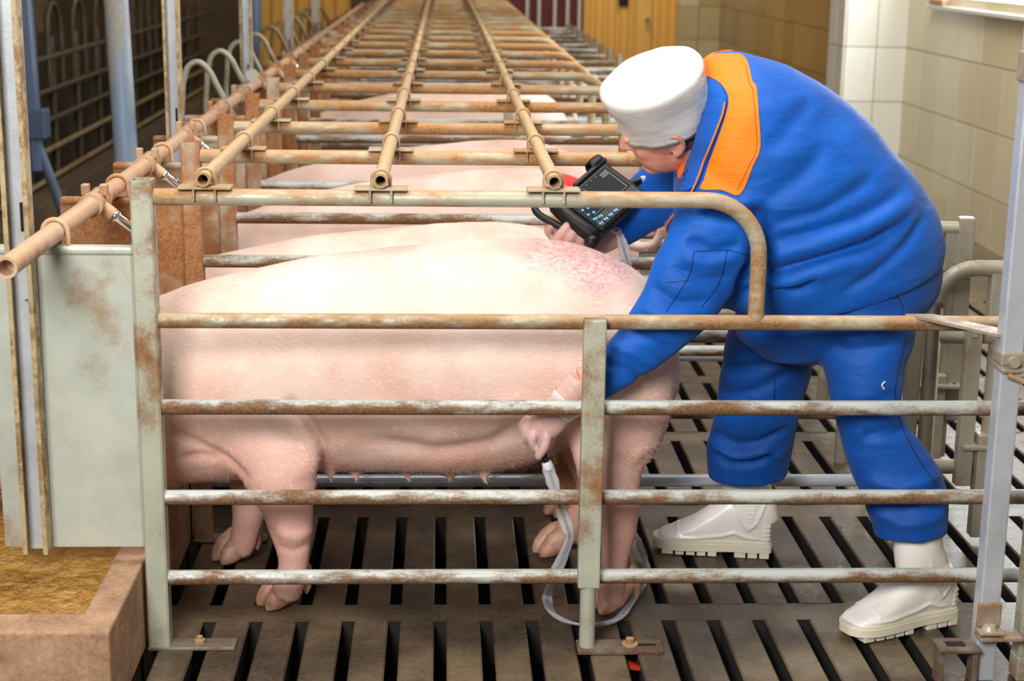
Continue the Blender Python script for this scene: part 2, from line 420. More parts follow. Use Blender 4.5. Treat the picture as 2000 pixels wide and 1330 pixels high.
d0 = make_divider(0, M['post'], M['panel'], M['rail_top'], (M['rail_mid'], M['rail_low'], M['rail_low'], M['rail_low']),
    'nearest stall divider with pale grey-green head panel, in front of the standing sow', None, XE)
d1 = make_divider(1, M['post_rust'], M['panel_rust'], M['rail_rear'], (M['rail_low'], M['rail_low'], M['rail_low'], M['zinc']),
    'rusty brown stall divider right behind the nearest sow and the worker', 'rusty dividers of the stall row', 1.18)
ORD = dict(enumerate('first second third fourth fifth sixth seventh eighth ninth tenth eleventh twelfth thirteenth fourteenth fifteenth sixteenth seventeenth eighteenth nineteenth twentieth'.split()))
NK = 20
MB().tube([(1.215, S, 0), (1.215, S, .80)], .022, 10).build('rear_post', M['galv_dim'], d1)
for k in range(2, NK):
    c = copy_tree(d1); c.location = (XP, k*S, 0)
    c['label'] = ('rusty brown stall divider, %s in the row counted from the pale one' % ORD[k]) if k in ORD else 'rusty brown stall divider deep in the far half of the stall row'

# long pipes along the row, clamped on every top rail
def make_long_pipe(x, label):
    y0 = -.035
    e = empty('long_pipe', (x, 0, 1.02), label, 'pipe', 'long pipes lying along the tops of the dividers')
    MB().hollow((x, y0, 1.0405), (x, 13.3, 1.0405), .0155, .0105, 16, .06).build('tube', M['tan'], e)
    MB().tube([(x, y0+.058, 1.0405), (x, y0+.060, 1.0405)], .0104, 12).build('bore', M['hole'], e)
    m = MB(); m.box((x-.055, -.028, 1.0185), (x+.055, .022, 1.0242), .0015)
    cp = m.build('clamp_plate', M['rail_top'], e)
    ub = MB().tube([(x-.0185, .002, 1.02), (x-.0185, .002, 1.0405)] + arc((x, .002, 1.0405), .0185, math.pi, 0, 10, (1, 0, 0), (0, 0, 1)) + [(x+.0185, .002, 1.02)], .004, 8).build('u_bolt', M['tan'], cp)
    for sx in (-.022, .022): MB().tube([(x+sx, -.0225, 1.019), (x+sx, -.0225, .995)], .003, 6).build('bolt_stub', M['rail_top'], cp)
    for k in range(1, NK):
        q = copy_tree(cp, e); q.location = cp.location + Vector((0, k*S, 0))
    return e
make_long_pipe(-.488, 'tan rust-coated pipe over the divider tops, beside the square front posts')
make_long_pipe(-.127, 'tan rust-coated pipe over the divider tops, between the two other pipes')
make_long_pipe(.230, 'tan rust-coated pipe over the divider tops, ending beside the black ultrasound scanner')

# water line on the head panels with drinker nipples
XW, ZW, RW = -.80, .925, .021
wl = empty('water_line', (XW, 0, .897), 'tan water pipe with clamps lying across the tops of the head panels', 'pipe')
m = MB(); m.hollow((XW, -.385, ZW), (XW, 13.2, ZW), RW, .015, 16, .05); m.build('tube', M['water'], wl)
m = MB(); m.tube([(XW-.026, 0, .8985), (XW-.026, 0, ZW)] + arc((XW, 0, ZW), .026, math.pi, 0, 10, (1, 0, 0), (0, 0, 1)) + [(XW+.026, 0, .8985)], .005, 8)
sad = m.build('pipe_saddle', M['water'], wl)
for k in range(1, 12):
    q = sad.copy(); COL.objects.link(q); q.location = (0, k*S, 0)
Yt = .40
m = MB(); m.tube([(XW, Yt-.06, ZW), (XW, Yt-.045, ZW)], .028, 16).tube([(XW, Yt+.045, ZW), (XW, Yt+.06, ZW)], .028, 16).tube([(XW, Yt-.05, ZW), (XW, Yt+.05, ZW)], .0255, 16)
m.box((XW-.03, Yt-.012, ZW+.016), (XW-.012, Yt+.012, ZW+.042), .003).box((XW+.012, Yt-.012, ZW+.016), (XW+.030, Yt+.012, ZW+.042), .003)
dn = Vector((.74, 0, -.55)).normalized(); c0 = Vector((XW, Yt, ZW))
m.tube([c0, c0+dn*.05], [.018, .016], 12)
tee = m.build('tee_fitting', M['water'], wl)
nip = MB().tube([c0+dn*.045, c0+dn*.052, c0+dn*.06, c0+dn*.062, c0+dn*.14], [.011, .015, .015, .0115, .0115], 14).tube([c0+dn*.139, c0+dn*.155], [.005, .004], 8).build('drinker_nipple', M['chrome'], tee)
MB().tube([c0+dn*.10+Vector((0, 0, .010)), c0+dn*.10+Vector((.005, 0, .019))], .005, 8).build('nipple_screw', M['chrome'], nip)
for k in range(1, 8):
    q = copy_tree(tee, wl); q.location = (0, k*S*1.03, 0)

# feed trough along the heads
tr = empty('feed_trough', (-.95, -.374, 0), 'long concrete feed trough with golden liquid under the head panels', 'trough')
m = MB()
x0, x1, xi0, xi1, zt, YT = -1.13, -.648, -1.06, -.716, .20, 13.2
Yf, Yi = -.374, -.280
m.box((xi1, Yf, -.0), (x1, YT, zt), .006); m.box((x0, Yf, 0), (xi0, YT, zt), .006)
m.box((xi0-.02, Yf+.0005, 0), (xi1+.02, Yi, zt-.0005), .005); m.box((xi0-.02, Yi-.02, 0), (xi1+.02, YT, .10))
m.build('basin', M['trough'], tr)
t = NT('feed_liquid_m'); n = t.noise(t.pos(), 9, 8, .65, .6); f = t.noise(t.pos((1, .6, 1)), 60, 5, .7)
t.col(t.mix(f, t.ramp(n, [(.3, lin('94672F')), (.52, lin('BE8C40')), (.7, lin('D9B36A'))]), lin('C8964A'))); t.rough(.14); t.b.inputs['Specular IOR Level'].default_value = .7
t.bump(t.noise(t.pos((1, .7, 1)), 34, 5, .6, .3), 1., .045); M['feed'] = t.m
MB().box((xi0-.005, Yi-.005, .11), (xi1+.005, YT, .172)).build('feed_liquid', M['feed'], tr)

# ------------------------------------------------------------- uprights
def make_channel(k, label):
    y = k*S-.0225
    e = empty('steel_channel', (-.86, y-.02, .24), label, 'steel channel', 'slotted steel channels rising from the head panels')
    x0, x1, z0, z1 = -.888, -.836, .24, 3.6
    MB().box((x0, y-.004, z0), (x1, y, z1)).build('web', M['galv'], e)
    for a, b, fl_ in ((x0, x0+.0045, 1), (x1-.0045, x1, -1)):
        f_ = MB(); f_.box((a, y-.040, z0), (b, y-.002, z1), .001)
        lip = .010*fl_; f_.box((min(a if fl_ > 0 else b, (a if fl_ > 0 else b)+lip), y-.043, z0), (max(a if fl_ > 0 else b, (a if fl_ > 0 else b)+lip), y-.039, z1), .0008)
        f_.build('flange', M['flange'], e)
    for z in (.93, 1.55): MB().box((x0+.026, y-.0052, z), (x0+.033, y-.0035, z+.06)).build('slot', M['hole'], e)
    MB().tube([(x0+.032, y, .80), (x0+.032, y-.022, .802)], .004, 8).tube([(x0+.032, y-.018, .80), (x0+.032, y-.024, .80)], .009, 6).build('bolt', M['galv'], e)
    return e
make_channel(0, 'slotted steel channel bolted to the pale grey-green head panel')
for k, w in ((3, 'slotted steel channel rising beside the blue grey pole'), (6, 'slotted steel channel rising among the pipe hoops'), (9, 'slotted steel channel rising behind the pipe hoops far down the row'), (12, 'slotted steel channel, the farthest one down the row of hoops')):
    make_channel(k, w)
def pole(p0, p1, r, mat, label, nm='support_pole'):
    o = MB().tube([p0, p1], r, 20).build(nm, mat); return tag(o, label, 'pole')
pole((-1.215, 3.0, 0), (-1.275, 3.0, 2.9), .046, M['blue'], 'blue-grey galvanised round pole standing behind the feed trough')
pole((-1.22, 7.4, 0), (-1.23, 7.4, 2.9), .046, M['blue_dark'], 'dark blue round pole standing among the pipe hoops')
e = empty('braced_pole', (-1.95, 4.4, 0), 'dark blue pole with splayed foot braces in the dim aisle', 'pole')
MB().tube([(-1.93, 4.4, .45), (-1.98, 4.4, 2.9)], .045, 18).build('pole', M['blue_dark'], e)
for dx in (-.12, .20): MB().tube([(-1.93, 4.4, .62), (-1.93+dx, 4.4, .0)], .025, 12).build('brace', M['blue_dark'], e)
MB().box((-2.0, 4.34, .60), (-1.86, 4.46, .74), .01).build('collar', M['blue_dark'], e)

# pipe hoops over the trough
def hoop(k, mat, label, first=[None]):
    y = k*S
    e = tag(MB().tube([(-1.012, y, .72), (-1.005, y, .85), (-.995, y, .985)] + catmull([(-.995, y, .985), (-.975, y, 1.045), (-.935, y, 1.066), (-.895, y, 1.035), (-.865, y, .975)], 5)[1:] + [(-.80, y+.02, .84), (-.79, y+.02, .78)], .0115, 12).build('pipe_hoop', mat), label, 'pipe hoop', 'pipe hoops above the feed trough')
    return e
for i in range(4): hoop(4.5+i, M['galv_dim'] if i < 4 else M['dark_metal'], ['bright pipe hoop beside the slotted channel, first of the hoops over the trough', 'bright pipe hoop over the trough, second after the slotted channel', 'bright pipe hoop over the trough, third after the slotted channel', 'bright pipe hoop half hidden by a white channel, fourth of the hoops'][i])
for i in range(6): hoop(8.6+i, M['dark_metal'], 'pipe hoop over the trough in a shade-darkened brown, %s of the dull ones' % ORD[i])  # far hoops: same pipe, dim light put into a darker colour
tag(MB().tube([(-.80, 3.55, .972), (-.80, 3.562, .972)], [.026, .026], 18).build('gauge_disc', M['white']), 'round pale disc on the water pipe at the foot of the hoops', 'disc')
# ------------------------------------------------------------- dim stall row across the aisle
XL = -2.32
kb = MB().box((XL-.05, 1.6, -.01), (XL+.12, 13.4, .10), .01).build('kerb', M['dark_floor'], None, 'structure')
fr = empty('aisle_fence', (XL, 2, 0), 'dim rusty rail fence of the stall row across the aisle', 'fence')
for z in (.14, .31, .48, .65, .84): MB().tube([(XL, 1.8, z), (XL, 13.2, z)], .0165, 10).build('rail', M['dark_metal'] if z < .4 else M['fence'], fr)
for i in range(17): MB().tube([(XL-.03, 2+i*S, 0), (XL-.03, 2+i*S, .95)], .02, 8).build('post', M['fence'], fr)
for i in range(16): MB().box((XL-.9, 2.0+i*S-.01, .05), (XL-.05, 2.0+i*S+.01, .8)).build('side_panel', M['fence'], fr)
for i in range(9):
    y = 4.6+i*S; MB().tube([(XL, y-.17, .66), (XL, y-.17, .95)] + arc((XL, y, .98), .17, math.pi, 0, 12, (0, 1, 0), (0, 0, 1)) + [(XL, y+.17, .66)], .016, 10).build('hoop', M['fence'], fr)

# ------------------------------------------------------------- rear gates
def make_gate(loc, rz, label):
    e = empty('rear_gate', (0, 0, 0), label, 'gate', 'open rear gates of the stalls')
    # local: hinge post at x = .19, free side at x = 0
    m = MB(); m.tube([(0, 0, .02), (0, 0, .63)] + [tuple(p) for p in arc((.10, 0, .63), .10, math.pi, math.pi/2, 8, (1, 0, 0), (0, 0, 1))] + [(.19, 0, .73)], .021, 14); m.build('bent_tube', M['galv_dim'], e)
    m = MB(); m.box((.170, -.022, .155), (.216, .022, .765), .004); m.box((.135, -.018, .60), (.175, .018, .735), .004); m.build('hinge_post', M['galv_dim'], e)
    MB().tube([(.0, 0, .55), (.19, 0, .55)], .018, 12).build('rail', M['galv_dim'], e)
    MB().tube([(-.01, 0, .20), (.19, 0, .20)], .02, 12).build('rail', M['galv_dim'], e)
    MB().tube([(.165, 0, .04), (.165, 0, .56)], .019, 12).build('upright', M['galv_dim'], e)
    MB().box((.075, -.045, .16), (.115, -.010, .60), .003).build('latch_bar', M['galv_dim'], e)
    lt = MB().box((.085, -.055, .595), (.23, -.012, .606), .002).box((.085, -.055, .56), (.10, -.012, .60), .002).build('latch_plate', M['galv_dim'], e)
    MB().box((.12, -.050, .607), (.20, -.02, .6085)).build('slot', M['hole'], lt)
    lp = MB().box((.085, -.06, .262), (.22, -.012, .273), .002).build('hinge_plate', M['galv_dim'], e)
    for x in (.13, .19): MB().tube([(x, -.036, .272), (x, -.036, .2745)], .006, 8).build('bolt_hole', M['hole'], lp)
    MB().box((.125, -.05, .02), (.165, -.01, .30), .003).build('drop_bar', M['galv_dim'], e)
    e.location = loc; e.rotation_euler = (0, 0, rz); return e
g1 = make_gate((1.262, S-.0, 0), 0, 'bent-tube rear gate with square hinge post standing behind the worker')
for i, (x, y, r, l) in enumerate(((1.33, 1.28, -.15, 'bent-tube rear gate half hidden behind the one next to the worker'), (1.30, 2*S+.62, .1, 'bent-tube rear gate, third along the wet passage from the worker'), (1.27, 4.15*S, .0, 'bent-tube rear gate, fourth along the wet passage from the worker'), (1.27, 5.15*S, .1, 'bent-tube rear gate, last of those along the wet passage'))):
    c = copy_tree(g1); c.location = (x, y, 0); c.rotation_euler = (0, 0, r); c['label'] = l
# gate posts in front on the right
pa = atZ(1915, 1322, 0); PA = Vector((pa.x, pa.y, 0))
ga = empty('gate_post', PA, 'tall galvanised square gate post in front of the divider rails', 'post')
m = MB(); m.box((PA.x-.022, PA.y-.022, 0), (PA.x+.022, PA.y+.022, 2.2), .004); m.build('tube', M['galv'], ga)
zc = atY(1950, 705, PA.y).z
m = MB(); m.box((PA.x-.026, PA.y-.030, zc-.004), (PA.x+.024, PA.y+.026, zc+.024), .004); m.box((PA.x-.024, PA.y-.034, zc-.018), (PA.x+.066, PA.y+.026, zc-.008), .003)
c = m.build('hinge_clamp', M['hinge'], ga)
MB().tube([(PA.x, PA.y-.03, zc+.006), (PA.x, PA.y-.038, zc+.006)], .012, 10).tube([(PA.x-.01, PA.y-.032, zc-.022), (PA.x+.02, PA.y-.034, zc-.034)], .006, 8).build('bolt', M['rail_rear'], c)
zc = atY(1915, 1215, PA.y).z
m = MB(); m.box((PA.x-.028, PA.y-.030, zc), (PA.x+.024, PA.y-.018, zc+.055), .005); m.box((PA.x-.030, PA.y-.058, zc-.008), (PA.x+.024, PA.y-.018, zc), .003); m.box((PA.x-.028, PA.y-.056, zc-.022), (PA.x+.066, PA.y-.012, zc-.012), .003)
c = m.build('hinge_bracket', M['hinge'], ga)
MB().tube([(PA.x-.004, PA.y-.038, zc), (PA.x-.004, PA.y-.038, zc+.010)], [.017, .012], 12).build('bolt_head', M['galv_dim'], c)
zc = atY(1990, 140, PA.y).z
MB().box((PA.x-.026, PA.y-.026, zc-.02), (PA.x+.04, PA.y+.026, zc+.04), .004).build('top_clamp', M['hinge'], ga)
PBx = PA.x+.092
gb = empty('swing_gate', (PBx, PA.y, 0), 'grey-green square gate frame tube hinged to the tall gate post', 'gate')
MB().box((PBx-.022, PA.y-.022, .01), (PBx+.026, PA.y+.024, .62), .004).box((PBx-.024, PA.y-.024, .0), (PBx+.03, PA.y+.026, .055), .004).build('frame_tube', M['post'], gb)
for z in (.346, .549): MB().tube([(PBx+.02, PA.y, z), (PBx+.5, PA.y, z)], .0165, 12).build('rail', M['rail_mid'], gb)
g0 = atY(1772, 613, 0.)
gs = MB(); gs.add([(g0.x, .012, .756), (g0.x+.06, .012, .756), (PA.x+.022, PA.y+.02, .757), (PA.x-.024, PA.y-.005, .757), (g0.x, .012, .750), (g0.x+.06, .012, .750), (PA.x+.022, PA.y+.02, .751), (PA.x-.024, PA.y-.005, .751)], [(0, 1, 2, 3), (7, 6, 5, 4), (0, 4, 5, 1), (1, 5, 6, 2), (2, 6, 7, 3), (3, 7, 4, 0)], False)
tag(gs.build('tie_bar', M['hinge']), 'flat rusty tie bar from the divider rail to the tall gate post', 'tie bar')
fb = atZ(1850, 1330, 0)
b = empty('floor_bracket', (fb.x, fb.y, 0), 'small rusty slotted bracket standing on the slats by the boot', 'bracket')
zt_ = .075
m = MB(); m.box((fb.x-.03, fb.y-.03, zt_), (fb.x+.058, fb.y+.035, zt_+.010), .003).box((fb.x-.028, fb.y-.02, 0), (fb.x-.016, fb.y+.02, zt_), .002).box((fb.x+.045, fb.y-.02, 0), (fb.x+.057, fb.y+.02, zt_), .002); m.build('frame', M['bracket'], b)
MB().box((fb.x-.01, fb.y-.012, zt_+.0095), (fb.x+.03, fb.y+.012, zt_+.0108)).build('slot', M['hole'], b)
# ================================================================= soft-body helpers
def remesh(mb, voxel, smooth=8, fac=.5):
    me = bpy.data.meshes.new('tmp'); me.from_pydata([tuple(v) for v in mb.v], [], mb.f); me.update()
    bm = bmesh.new(); bm.from_mesh(me); bmesh.ops.recalc_face_normals(bm, faces=bm.faces[:]); bm.to_mesh(me); bm.free()
    ob = bpy.data.objects.new('tmp', me); COL.objects.link(ob)
    r = ob.modifiers.new('r', 'REMESH'); r.mode = 'VOXEL'; r.voxel_size = voxel
    if smooth:
        s_ = ob.modifiers.new('s', 'SMOOTH'); s_.iterations = smooth; s_.factor = fac
    dg = bpy.context.evaluated_depsgraph_get()
    out = bpy.data.meshes.new_from_object(ob.evaluated_get(dg))
    bpy.data.objects.remove(ob); bpy.data.meshes.remove(me)
    return out
def get_np(me):
    v = np.empty(len(me.vertices)*3); me.vertices.foreach_get('co', v)
    n = np.empty(len(me.vertices)*3); me.vertices.foreach_get('normal', n)
    return v.reshape(-1, 3), n.reshape(-1, 3)
def set_np(me, v): me.vertices.foreach_set('co', v.ravel()); me.update()
def seg_dist(Pxz, line):
    """distance of 2-D points to a polyline and the fraction along it"""
    best = np.full(len(Pxz), 1e9); fr = np.zeros(len(Pxz)); n = len(line)-1
    for i in range(n):
        a = np.array(line[i]); b = np.array(line[i+1]); d = b-a
        tt = np.clip(((Pxz-a)@d)/(d@d), 0, 1); q = np.hypot(*(Pxz-(a+tt[:, None]*d)).T)
        m = q < best; best[m] = q[m]; fr[m] = (i+tt[m])/n
    return best, fr
def folds(me, lines, side=None, passes=1):
    """press creases (negative depth) or raise ridges along polylines given in (x, z); side(v, n) limits them"""
    for line, depth, width in lines:
        v, n = get_np(me)
        d, fr = seg_dist(v[:, [0, 2]], line)
        w = np.exp(-(d/width)**2)*np.clip(np.minimum(fr, 1-fr)*6, 0, 1)**.7*depth
        if side is not None: w = w*side(v, n)
        set_np(me, v+n*w[:, None])
def finish(me, name, mat, parent, loc=None):
    w = wloc(parent) if parent else Vector((0, 0, 0))
    v, n = get_np(me); set_np(me, v-np.array(w))
    me.name = name; me.materials.clear(); me.materials.append(mat)
    me.polygons.foreach_set('use_smooth', [True]*len(me.polygons))
    o = bpy.data.objects.new(name, me); COL.objects.link(o)
    if parent: o.parent = parent
    return o
def loft(mb, secs, seg=40):
    """secs: rings of 3-D points -> closed solid"""
    vs = [p for s in secs for p in s]; fs = []
    for i in range(len(secs)-1):
        for k in range(seg): fs.append((i*seg+k, i*seg+(k+1) % seg, (i+1)*seg+(k+1) % seg, (i+1)*seg+k))
    fs.append(tuple(range(seg))[::-1]); fs.append(tuple(range((len(secs)-1)*seg, len(secs)*seg)))
    return mb.add(vs, fs)
def limb(mb, chain, n=5, seg=20, up=None):
    """chain rows: x, y, z, rx, ry -> smooth tapered tube (rx in the x-z plane, ry along y)"""
    c = catmull(chain, n)
    return mb.tube([p[:3] for p in c], [(max(.002, p[3]), max(.002, p[4])) for p in c], seg, up=up or (0, 1, 0))

# ================================================================= sows
def skin(name, mark=None, mcol='C84A86', mamt=.75):
    t = NT(name); p = t.pos(obj=True)
    n = t.noise(p, 5, 4, .55); f = t.noise(t.pos((18, 60, 90), obj=True), 5, 5, .65); sp = t.noise(p, 70, 3, .6)
    c = t.ramp(n, [(.32, lin('DCB2A2')), (.55, lin('E8CABC')), (.75, lin('EED8CC'))])
    c = t.mix(t.math('MULTIPLY', t.g(f, .45, .75), .45), c, lin('F2DDCD'))
    c = t.mix(t.math('MULTIPLY', t.g(sp, .66, .78), .35), c, lin('A9705C'))
    # the skin of legs, ham and belly is thinner and pinker than the back
    tc = t.N.new('ShaderNodeTexCoord'); sx = t.N.new('ShaderNodeSeparateXYZ'); t.link(tc.outputs['Object'], sx.inputs[0])
    mr = t.N.new('ShaderNodeMapRange'); t.link(t.math('ADD', sx.outputs[2], t.math('MULTIPLY', t.math('SUBTRACT', n, .5), .25)), mr.inputs[0])
    mr.inputs[1].default_value = .62; mr.inputs[2].default_value = .25; mr.inputs[3].default_value = 0; mr.inputs[4].default_value = .55
    c = t.mix(mr.outputs[0], c, lin('D2897A'))
    if mark:
        for (mx, mz, rx, rz) in mark:
            dx = t.math('DIVIDE', t.math('SUBTRACT', sx.outputs[0], mx), rx); dz = t.math('DIVIDE', t.math('SUBTRACT', sx.outputs[2], mz), rz)
            r2 = t.math('ADD', t.math('MULTIPLY', dx, dx), t.math('MULTIPLY', dz, dz))
            ns = t.noise(t.pos((30, 12, 60), rot=(0, .5, 0), obj=True), 3, 6, .7)
            mk = t.math('MULTIPLY', t.g(t.math('SUBTRACT', 1.15, r2), .1, .9), t.math('MULTIPLY', t.g(ns, .42, .68) if mamt < 1 else t.g(ns, 0, .3), mamt))
            c = t.mix(mk, c, lin(mcol))
    dm = t.math('MULTIPLY', t.g(t.noise(t.pos(obj=True), 11, 5, .65), .56, .72), t.g(t.math('SUBTRACT', .42, sx.outputs[2]), .0, .25)); c = t.mix(t.math('MULTIPLY', dm, .55), c, lin('8E6A50'))
    t.col(c); t.rough(.55); t.b.inputs['Subsurface Weight'].default_value = .12
    t.b.inputs['Subsurface Radius'].default_value = (.02, .008, .005); t.b.inputs['Subsurface Scale'].default_value = .5
    t.b.inputs['Specular IOR Level'].default_value = .35
    t.bump(f, .5, .003); t.bump(t.noise(p, 130, 3), .2, .0012)
    return t.m
M['skin'] = skin('sow_skin_m'); M['skin_mark'] = skin('sow_skin_marked_m', [(.25, .83, .10, .035), (.36, .795, .10, .045)])
M['skin_red'] = skin('sow_skin_red_m', [(.345, .835, .06, .06)], 'E01822', 1.)
M['skin_pink'] = skin('sow_skin_pink_m', [(.42, .82, .13, .07)], 'D86A86', .8)
t = NT('horn_m'); n = t.noise(t.pos(obj=True), 24, 3); t.col(t.ramp(n, [(.3, lin('9A6A4C')), (.5, lin('C4937A')), (.7, lin('D6AE98'))])); t.rough(.45); M['horn'] = t.m
t = NT('bristle_m'); t.col(lin('F3E6D2')); t.rough(.5); M['bristle'] = t.m
t = NT('eye_m'); t.col((.02, .012, .01, 1)); t.rough(.1); M['eye'] = t.m

YS = .355
def sow_solid():
    m = MB(); SEG = 48
    st = [(-.82, .655, .40, .13), (-.74, .685, .33, .165), (-.65, .713, .275, .192), (-.55, .750, .272, .210), (-.42, .781, .285, .222), (-.30, .803, .300, .230),
          (-.15, .825, .300, .237), (0, .840, .294, .240), (.12, .850, .300, .240), (.22, .851, .325, .238), (.31, .838, .37, .236), (.38, .812, .40, .230),
          (.44, .785, .42, .217), (.49, .745, .435, .19), (.525, .69, .45, .152), (.548, .63, .48, .105), (.558, .58, .52, .05)]
    rows = catmull(st, 4); secs = []
    for x, zt, zb, w in rows:
        w *= .93
        zc = zb+(zt-zb)*.50; ring = []
        for k in range(SEG):
            a = 2*math.pi*k/SEG; c, s_ = math.cos(a), math.sin(a)
            e = 2/2.35
            yy = w*math.copysign(abs(c)**e, c); zz = math.copysign(abs(s_)**(2/2.1), s_)
            zz = zc + zz*((zt-zc) if s_ > 0 else (zc-zb))
            # flanks fullest a little below the middle
            ring.append((x, YS+yy*(1+.05*math.sin(-a)), zz))
        secs.append(ring)
    loft(m, secs, SEG)
    # head lowered over the trough
    hd = [(-.70, YS, .53, .21, .15), (-.80, YS, .50, .17, .145), (-.87, YS, .46, .135, .125), (-.94, YS, .40, .095, .090), (-1.00, YS, .345, .068, .070), (-1.05, YS, .305, .060, .062), (-1.075, YS, .285, .058, .060)]
    limb(m, hd, 4, 24)
    def leg(ch, Yv):
        out = []
        for row in ch:
            px, py, hw = row[:3]; ry = row[3] if len(row) > 3 else None; dy = row[4] if len(row) > 4 else 0
            p = atY(px, py, Yv+dy); r = hw*(Yv+CD)/FPX*1.02
            out.append((p.x, p.y, p.z, r, ry or r*.85))
        limb(m, out, 5, 24); return out
    leg([(470, 760, 118, .09, .07), (505, 830, 112, .085, .05), (540, 890, 92, .075, .02), (552, 940, 74, .066), (561, 990, 55, .054), (568, 1035, 45, .047), (573, 1075, 35, .038), (573, 1108, 31, .034), (565, 1140, 33, .038), (556, 1165, 30, .036)], .19)
    leg([(500, 840, 90, .08, -.06), (498, 900, 62, .06, -.03), (490, 950, 42, .045), (487, 1000, 34, .040), (480, 1035, 29, .034), (474, 1058, 28, .033), (466, 1078, 26, .032)], .50)
    leg([(1195, 640, 105, .10, .10), (1203, 730, 118, .10, .08), (1205, 800, 112, .095, .05), (1198, 860, 96, .082, .03), (1192, 910, 74, .068, .01), (1200, 955, 55, .056), (1206, 995, 46, .049), (1207, 1040, 36, .040), (1201, 1085, 29, .034), (1199, 1120, 27, .033), (1195, 1150, 30, .038), (1190, 1175, 27, .036)], .18)
    leg([(1180, 700, 95, .09, -.08), (1165, 790, 85, .08, -.05), (1150, 860, 62, .062, -.02), (1155, 910, 45, .05), (1158, 950, 36, .042), (1140, 990, 30, .036), (1122, 1020, 27, .033), (1105, 1042, 28, .033), (1092, 1057, 25, .032)], .55)
    # underline with teats
    for x, yy in ((-.20, .27), (-.08, .27), (.02, .27), (.10, .26), (-.14, .45), (.0, .46), (.10, .46), (-.26, .27)):
        zb = .335-.0; m.tube([(x, yy, .33), (x, yy, .296), (x, yy, .286)], [.012, .008, .005], 10)
    return m
me = remesh(sow_solid(), .0075, 10, .5)
near = lambda v, n: np.clip((YS-.05-v[:, 1])/.08, 0, 1)
def xz(px, py, Yv): p = atY(px, py, Yv); return (p.x, p.z)
F_ = lambda pts, Yv=.17: [xz(a, b, Yv) for a, b in pts]
folds(me, [(F_([(560, 770), (600, 815), (626, 860), (634, 905), (632, 945)]), -.020, .012), (F_([(520, 790), (570, 830), (605, 880), (600, 930)]), .010, .030),
           (F_([(330, 840), (380, 862), (440, 895), (490, 935)]), -.010, .012), (F_([(340, 905), (390, 890), (430, 900)]), -.008, .012),
           (F_([(1030, 845), (1065, 830), (1090, 860), (1105, 905), (1120, 950)]), -.016, .014), (F_([(700, 850), (850, 880), (960, 862), (1040, 800)]), -.010, .022), (F_([(700, 815), (850, 838), (960, 820), (1030, 765)]), .008, .03),
           (F_([(1190, 880), (1240, 905), (1290, 880)]), -.006, .014), (F_([(540, 1030), (575, 1042), (610, 1035)]), .006, .014), (F_([(540, 1062), (575, 1070), (606, 1062)]), -.005, .009)], near)
v, n = get_np(me)                                  # gentle unevenness of a heavy body
dz = np.array([noise.noise(Vector(q)*7) for q in v])*.0035 + np.array([noise.noise(Vector(q)*(22, 22, 22)[0]) for q in v])*.0010
set_np(me, v+n*dz[:, None])
def sow_root(label): return empty('sow', (0, YS, 0), label, 'pig', 'sows standing in the stall row')
sow = sow_root('large pink sow being scanned in the nearest stall, white lit back with pink mark')
body = finish(me, 'body', M['skin_mark'], sow)
body.material_slots[0].link = 'OBJECT'; body.material_slots[0].material = M['skin_mark']
# hooves: two claws and two dew claws a foot
def claw(tip, heel, side, r, mat=M['horn']):
    tip = Vector(tip); heel = Vector(heel); d = tip-heel; m_ = MB(); s0 = Vector((-d.y, d.x, 0)).normalized()*side
    pts = [heel + Vector((.006, 0, .066)), heel+d*.22+Vector((0, 0, .054)), heel+d*.55+Vector((0, 0, .036)), heel+d*.85+Vector((0, 0, .021)), tip+Vector((0, 0, .012)), tip+d.normalized()*.004+Vector((0, 0, .007))]
    m_.tube([p+s0 for p in pts], [(r*.8, r*.85), (r*1.0, r*1.2), (r*1.05, r*1.35), (r*.85, r*.95), (r*.55, r*.5), (r*.15, r*.15)], 14, up=(0, 0, 1))
    for i, q in enumerate(m_.v):
        if q[2] < .001: m_.v[i] = (q[0], q[1], .001)
    return m_
FEET = [(atZ(516, 1192), atZ(574, 1174), .19), (atZ(428, 1103), atZ(480, 1087), .49), (atZ(1163, 1200), atZ(1214, 1180), .18), (atZ(1052, 1088), atZ(1104, 1079), .56)]
for (tp, hl, yv) in FEET:
    tp = Vector((tp.x, tp.y, 0)); hl = Vector((hl.x, hl.y, 0))
    for sd in (-.019, .019): claw(tp, hl, sd, .0235).build('claw', M['horn'], sow)
    bk = hl+Vector((.022, 0, .080))
    for sd in (-.022, .022):
        MB().tube([bk+Vector((-.012, sd*.8, .02)), bk+Vector((.006, sd, -.005)), bk+Vector((.012, sd*1.1, -.035)), bk+Vector((.010, sd*1.1, -.050))], [.013, .014, .010, .004], 10).build('dew_claw', M['horn'], sow)
# ears, eyes, snout
for sd in (-1, 1):
    m_ = MB(); pts = [(-.80, YS+sd*.10, .60), (-.835, YS+sd*.135, .615), (-.885, YS+sd*.155, .585), (-.93, YS+sd*.155, .52), (-.955, YS+sd*.145, .46)]
    m_.tube(pts, [(.045, .012), (.065, .010), (.062, .008), (.040, .007), (.006, .004)], 16, up=(0, 1, .4)); m_.build('ear', M['skin'], sow)
    MB().tube([(-.925, YS+sd*.083, .455), (-.93, YS+sd*.090, .453), (-.932, YS+sd*.092, .452)], [.014, .011, .003], 12).build('eye', M['eye'], sow)
sn = MB().tube([(-1.07, YS, .287), (-1.085, YS, .276), (-1.09, YS, .273)], [(.060, .062), (.062, .064), (.052, .055)], 20, up=(0, 1, 0)).build('snout', M['skin'], sow)
for sd in (-1, 1): MB().tube([(-1.088, YS+sd*.022, .276), (-1.094, YS+sd*.022, .272)], [.011, .011], 10).build('nostril', M['eye'], sn)
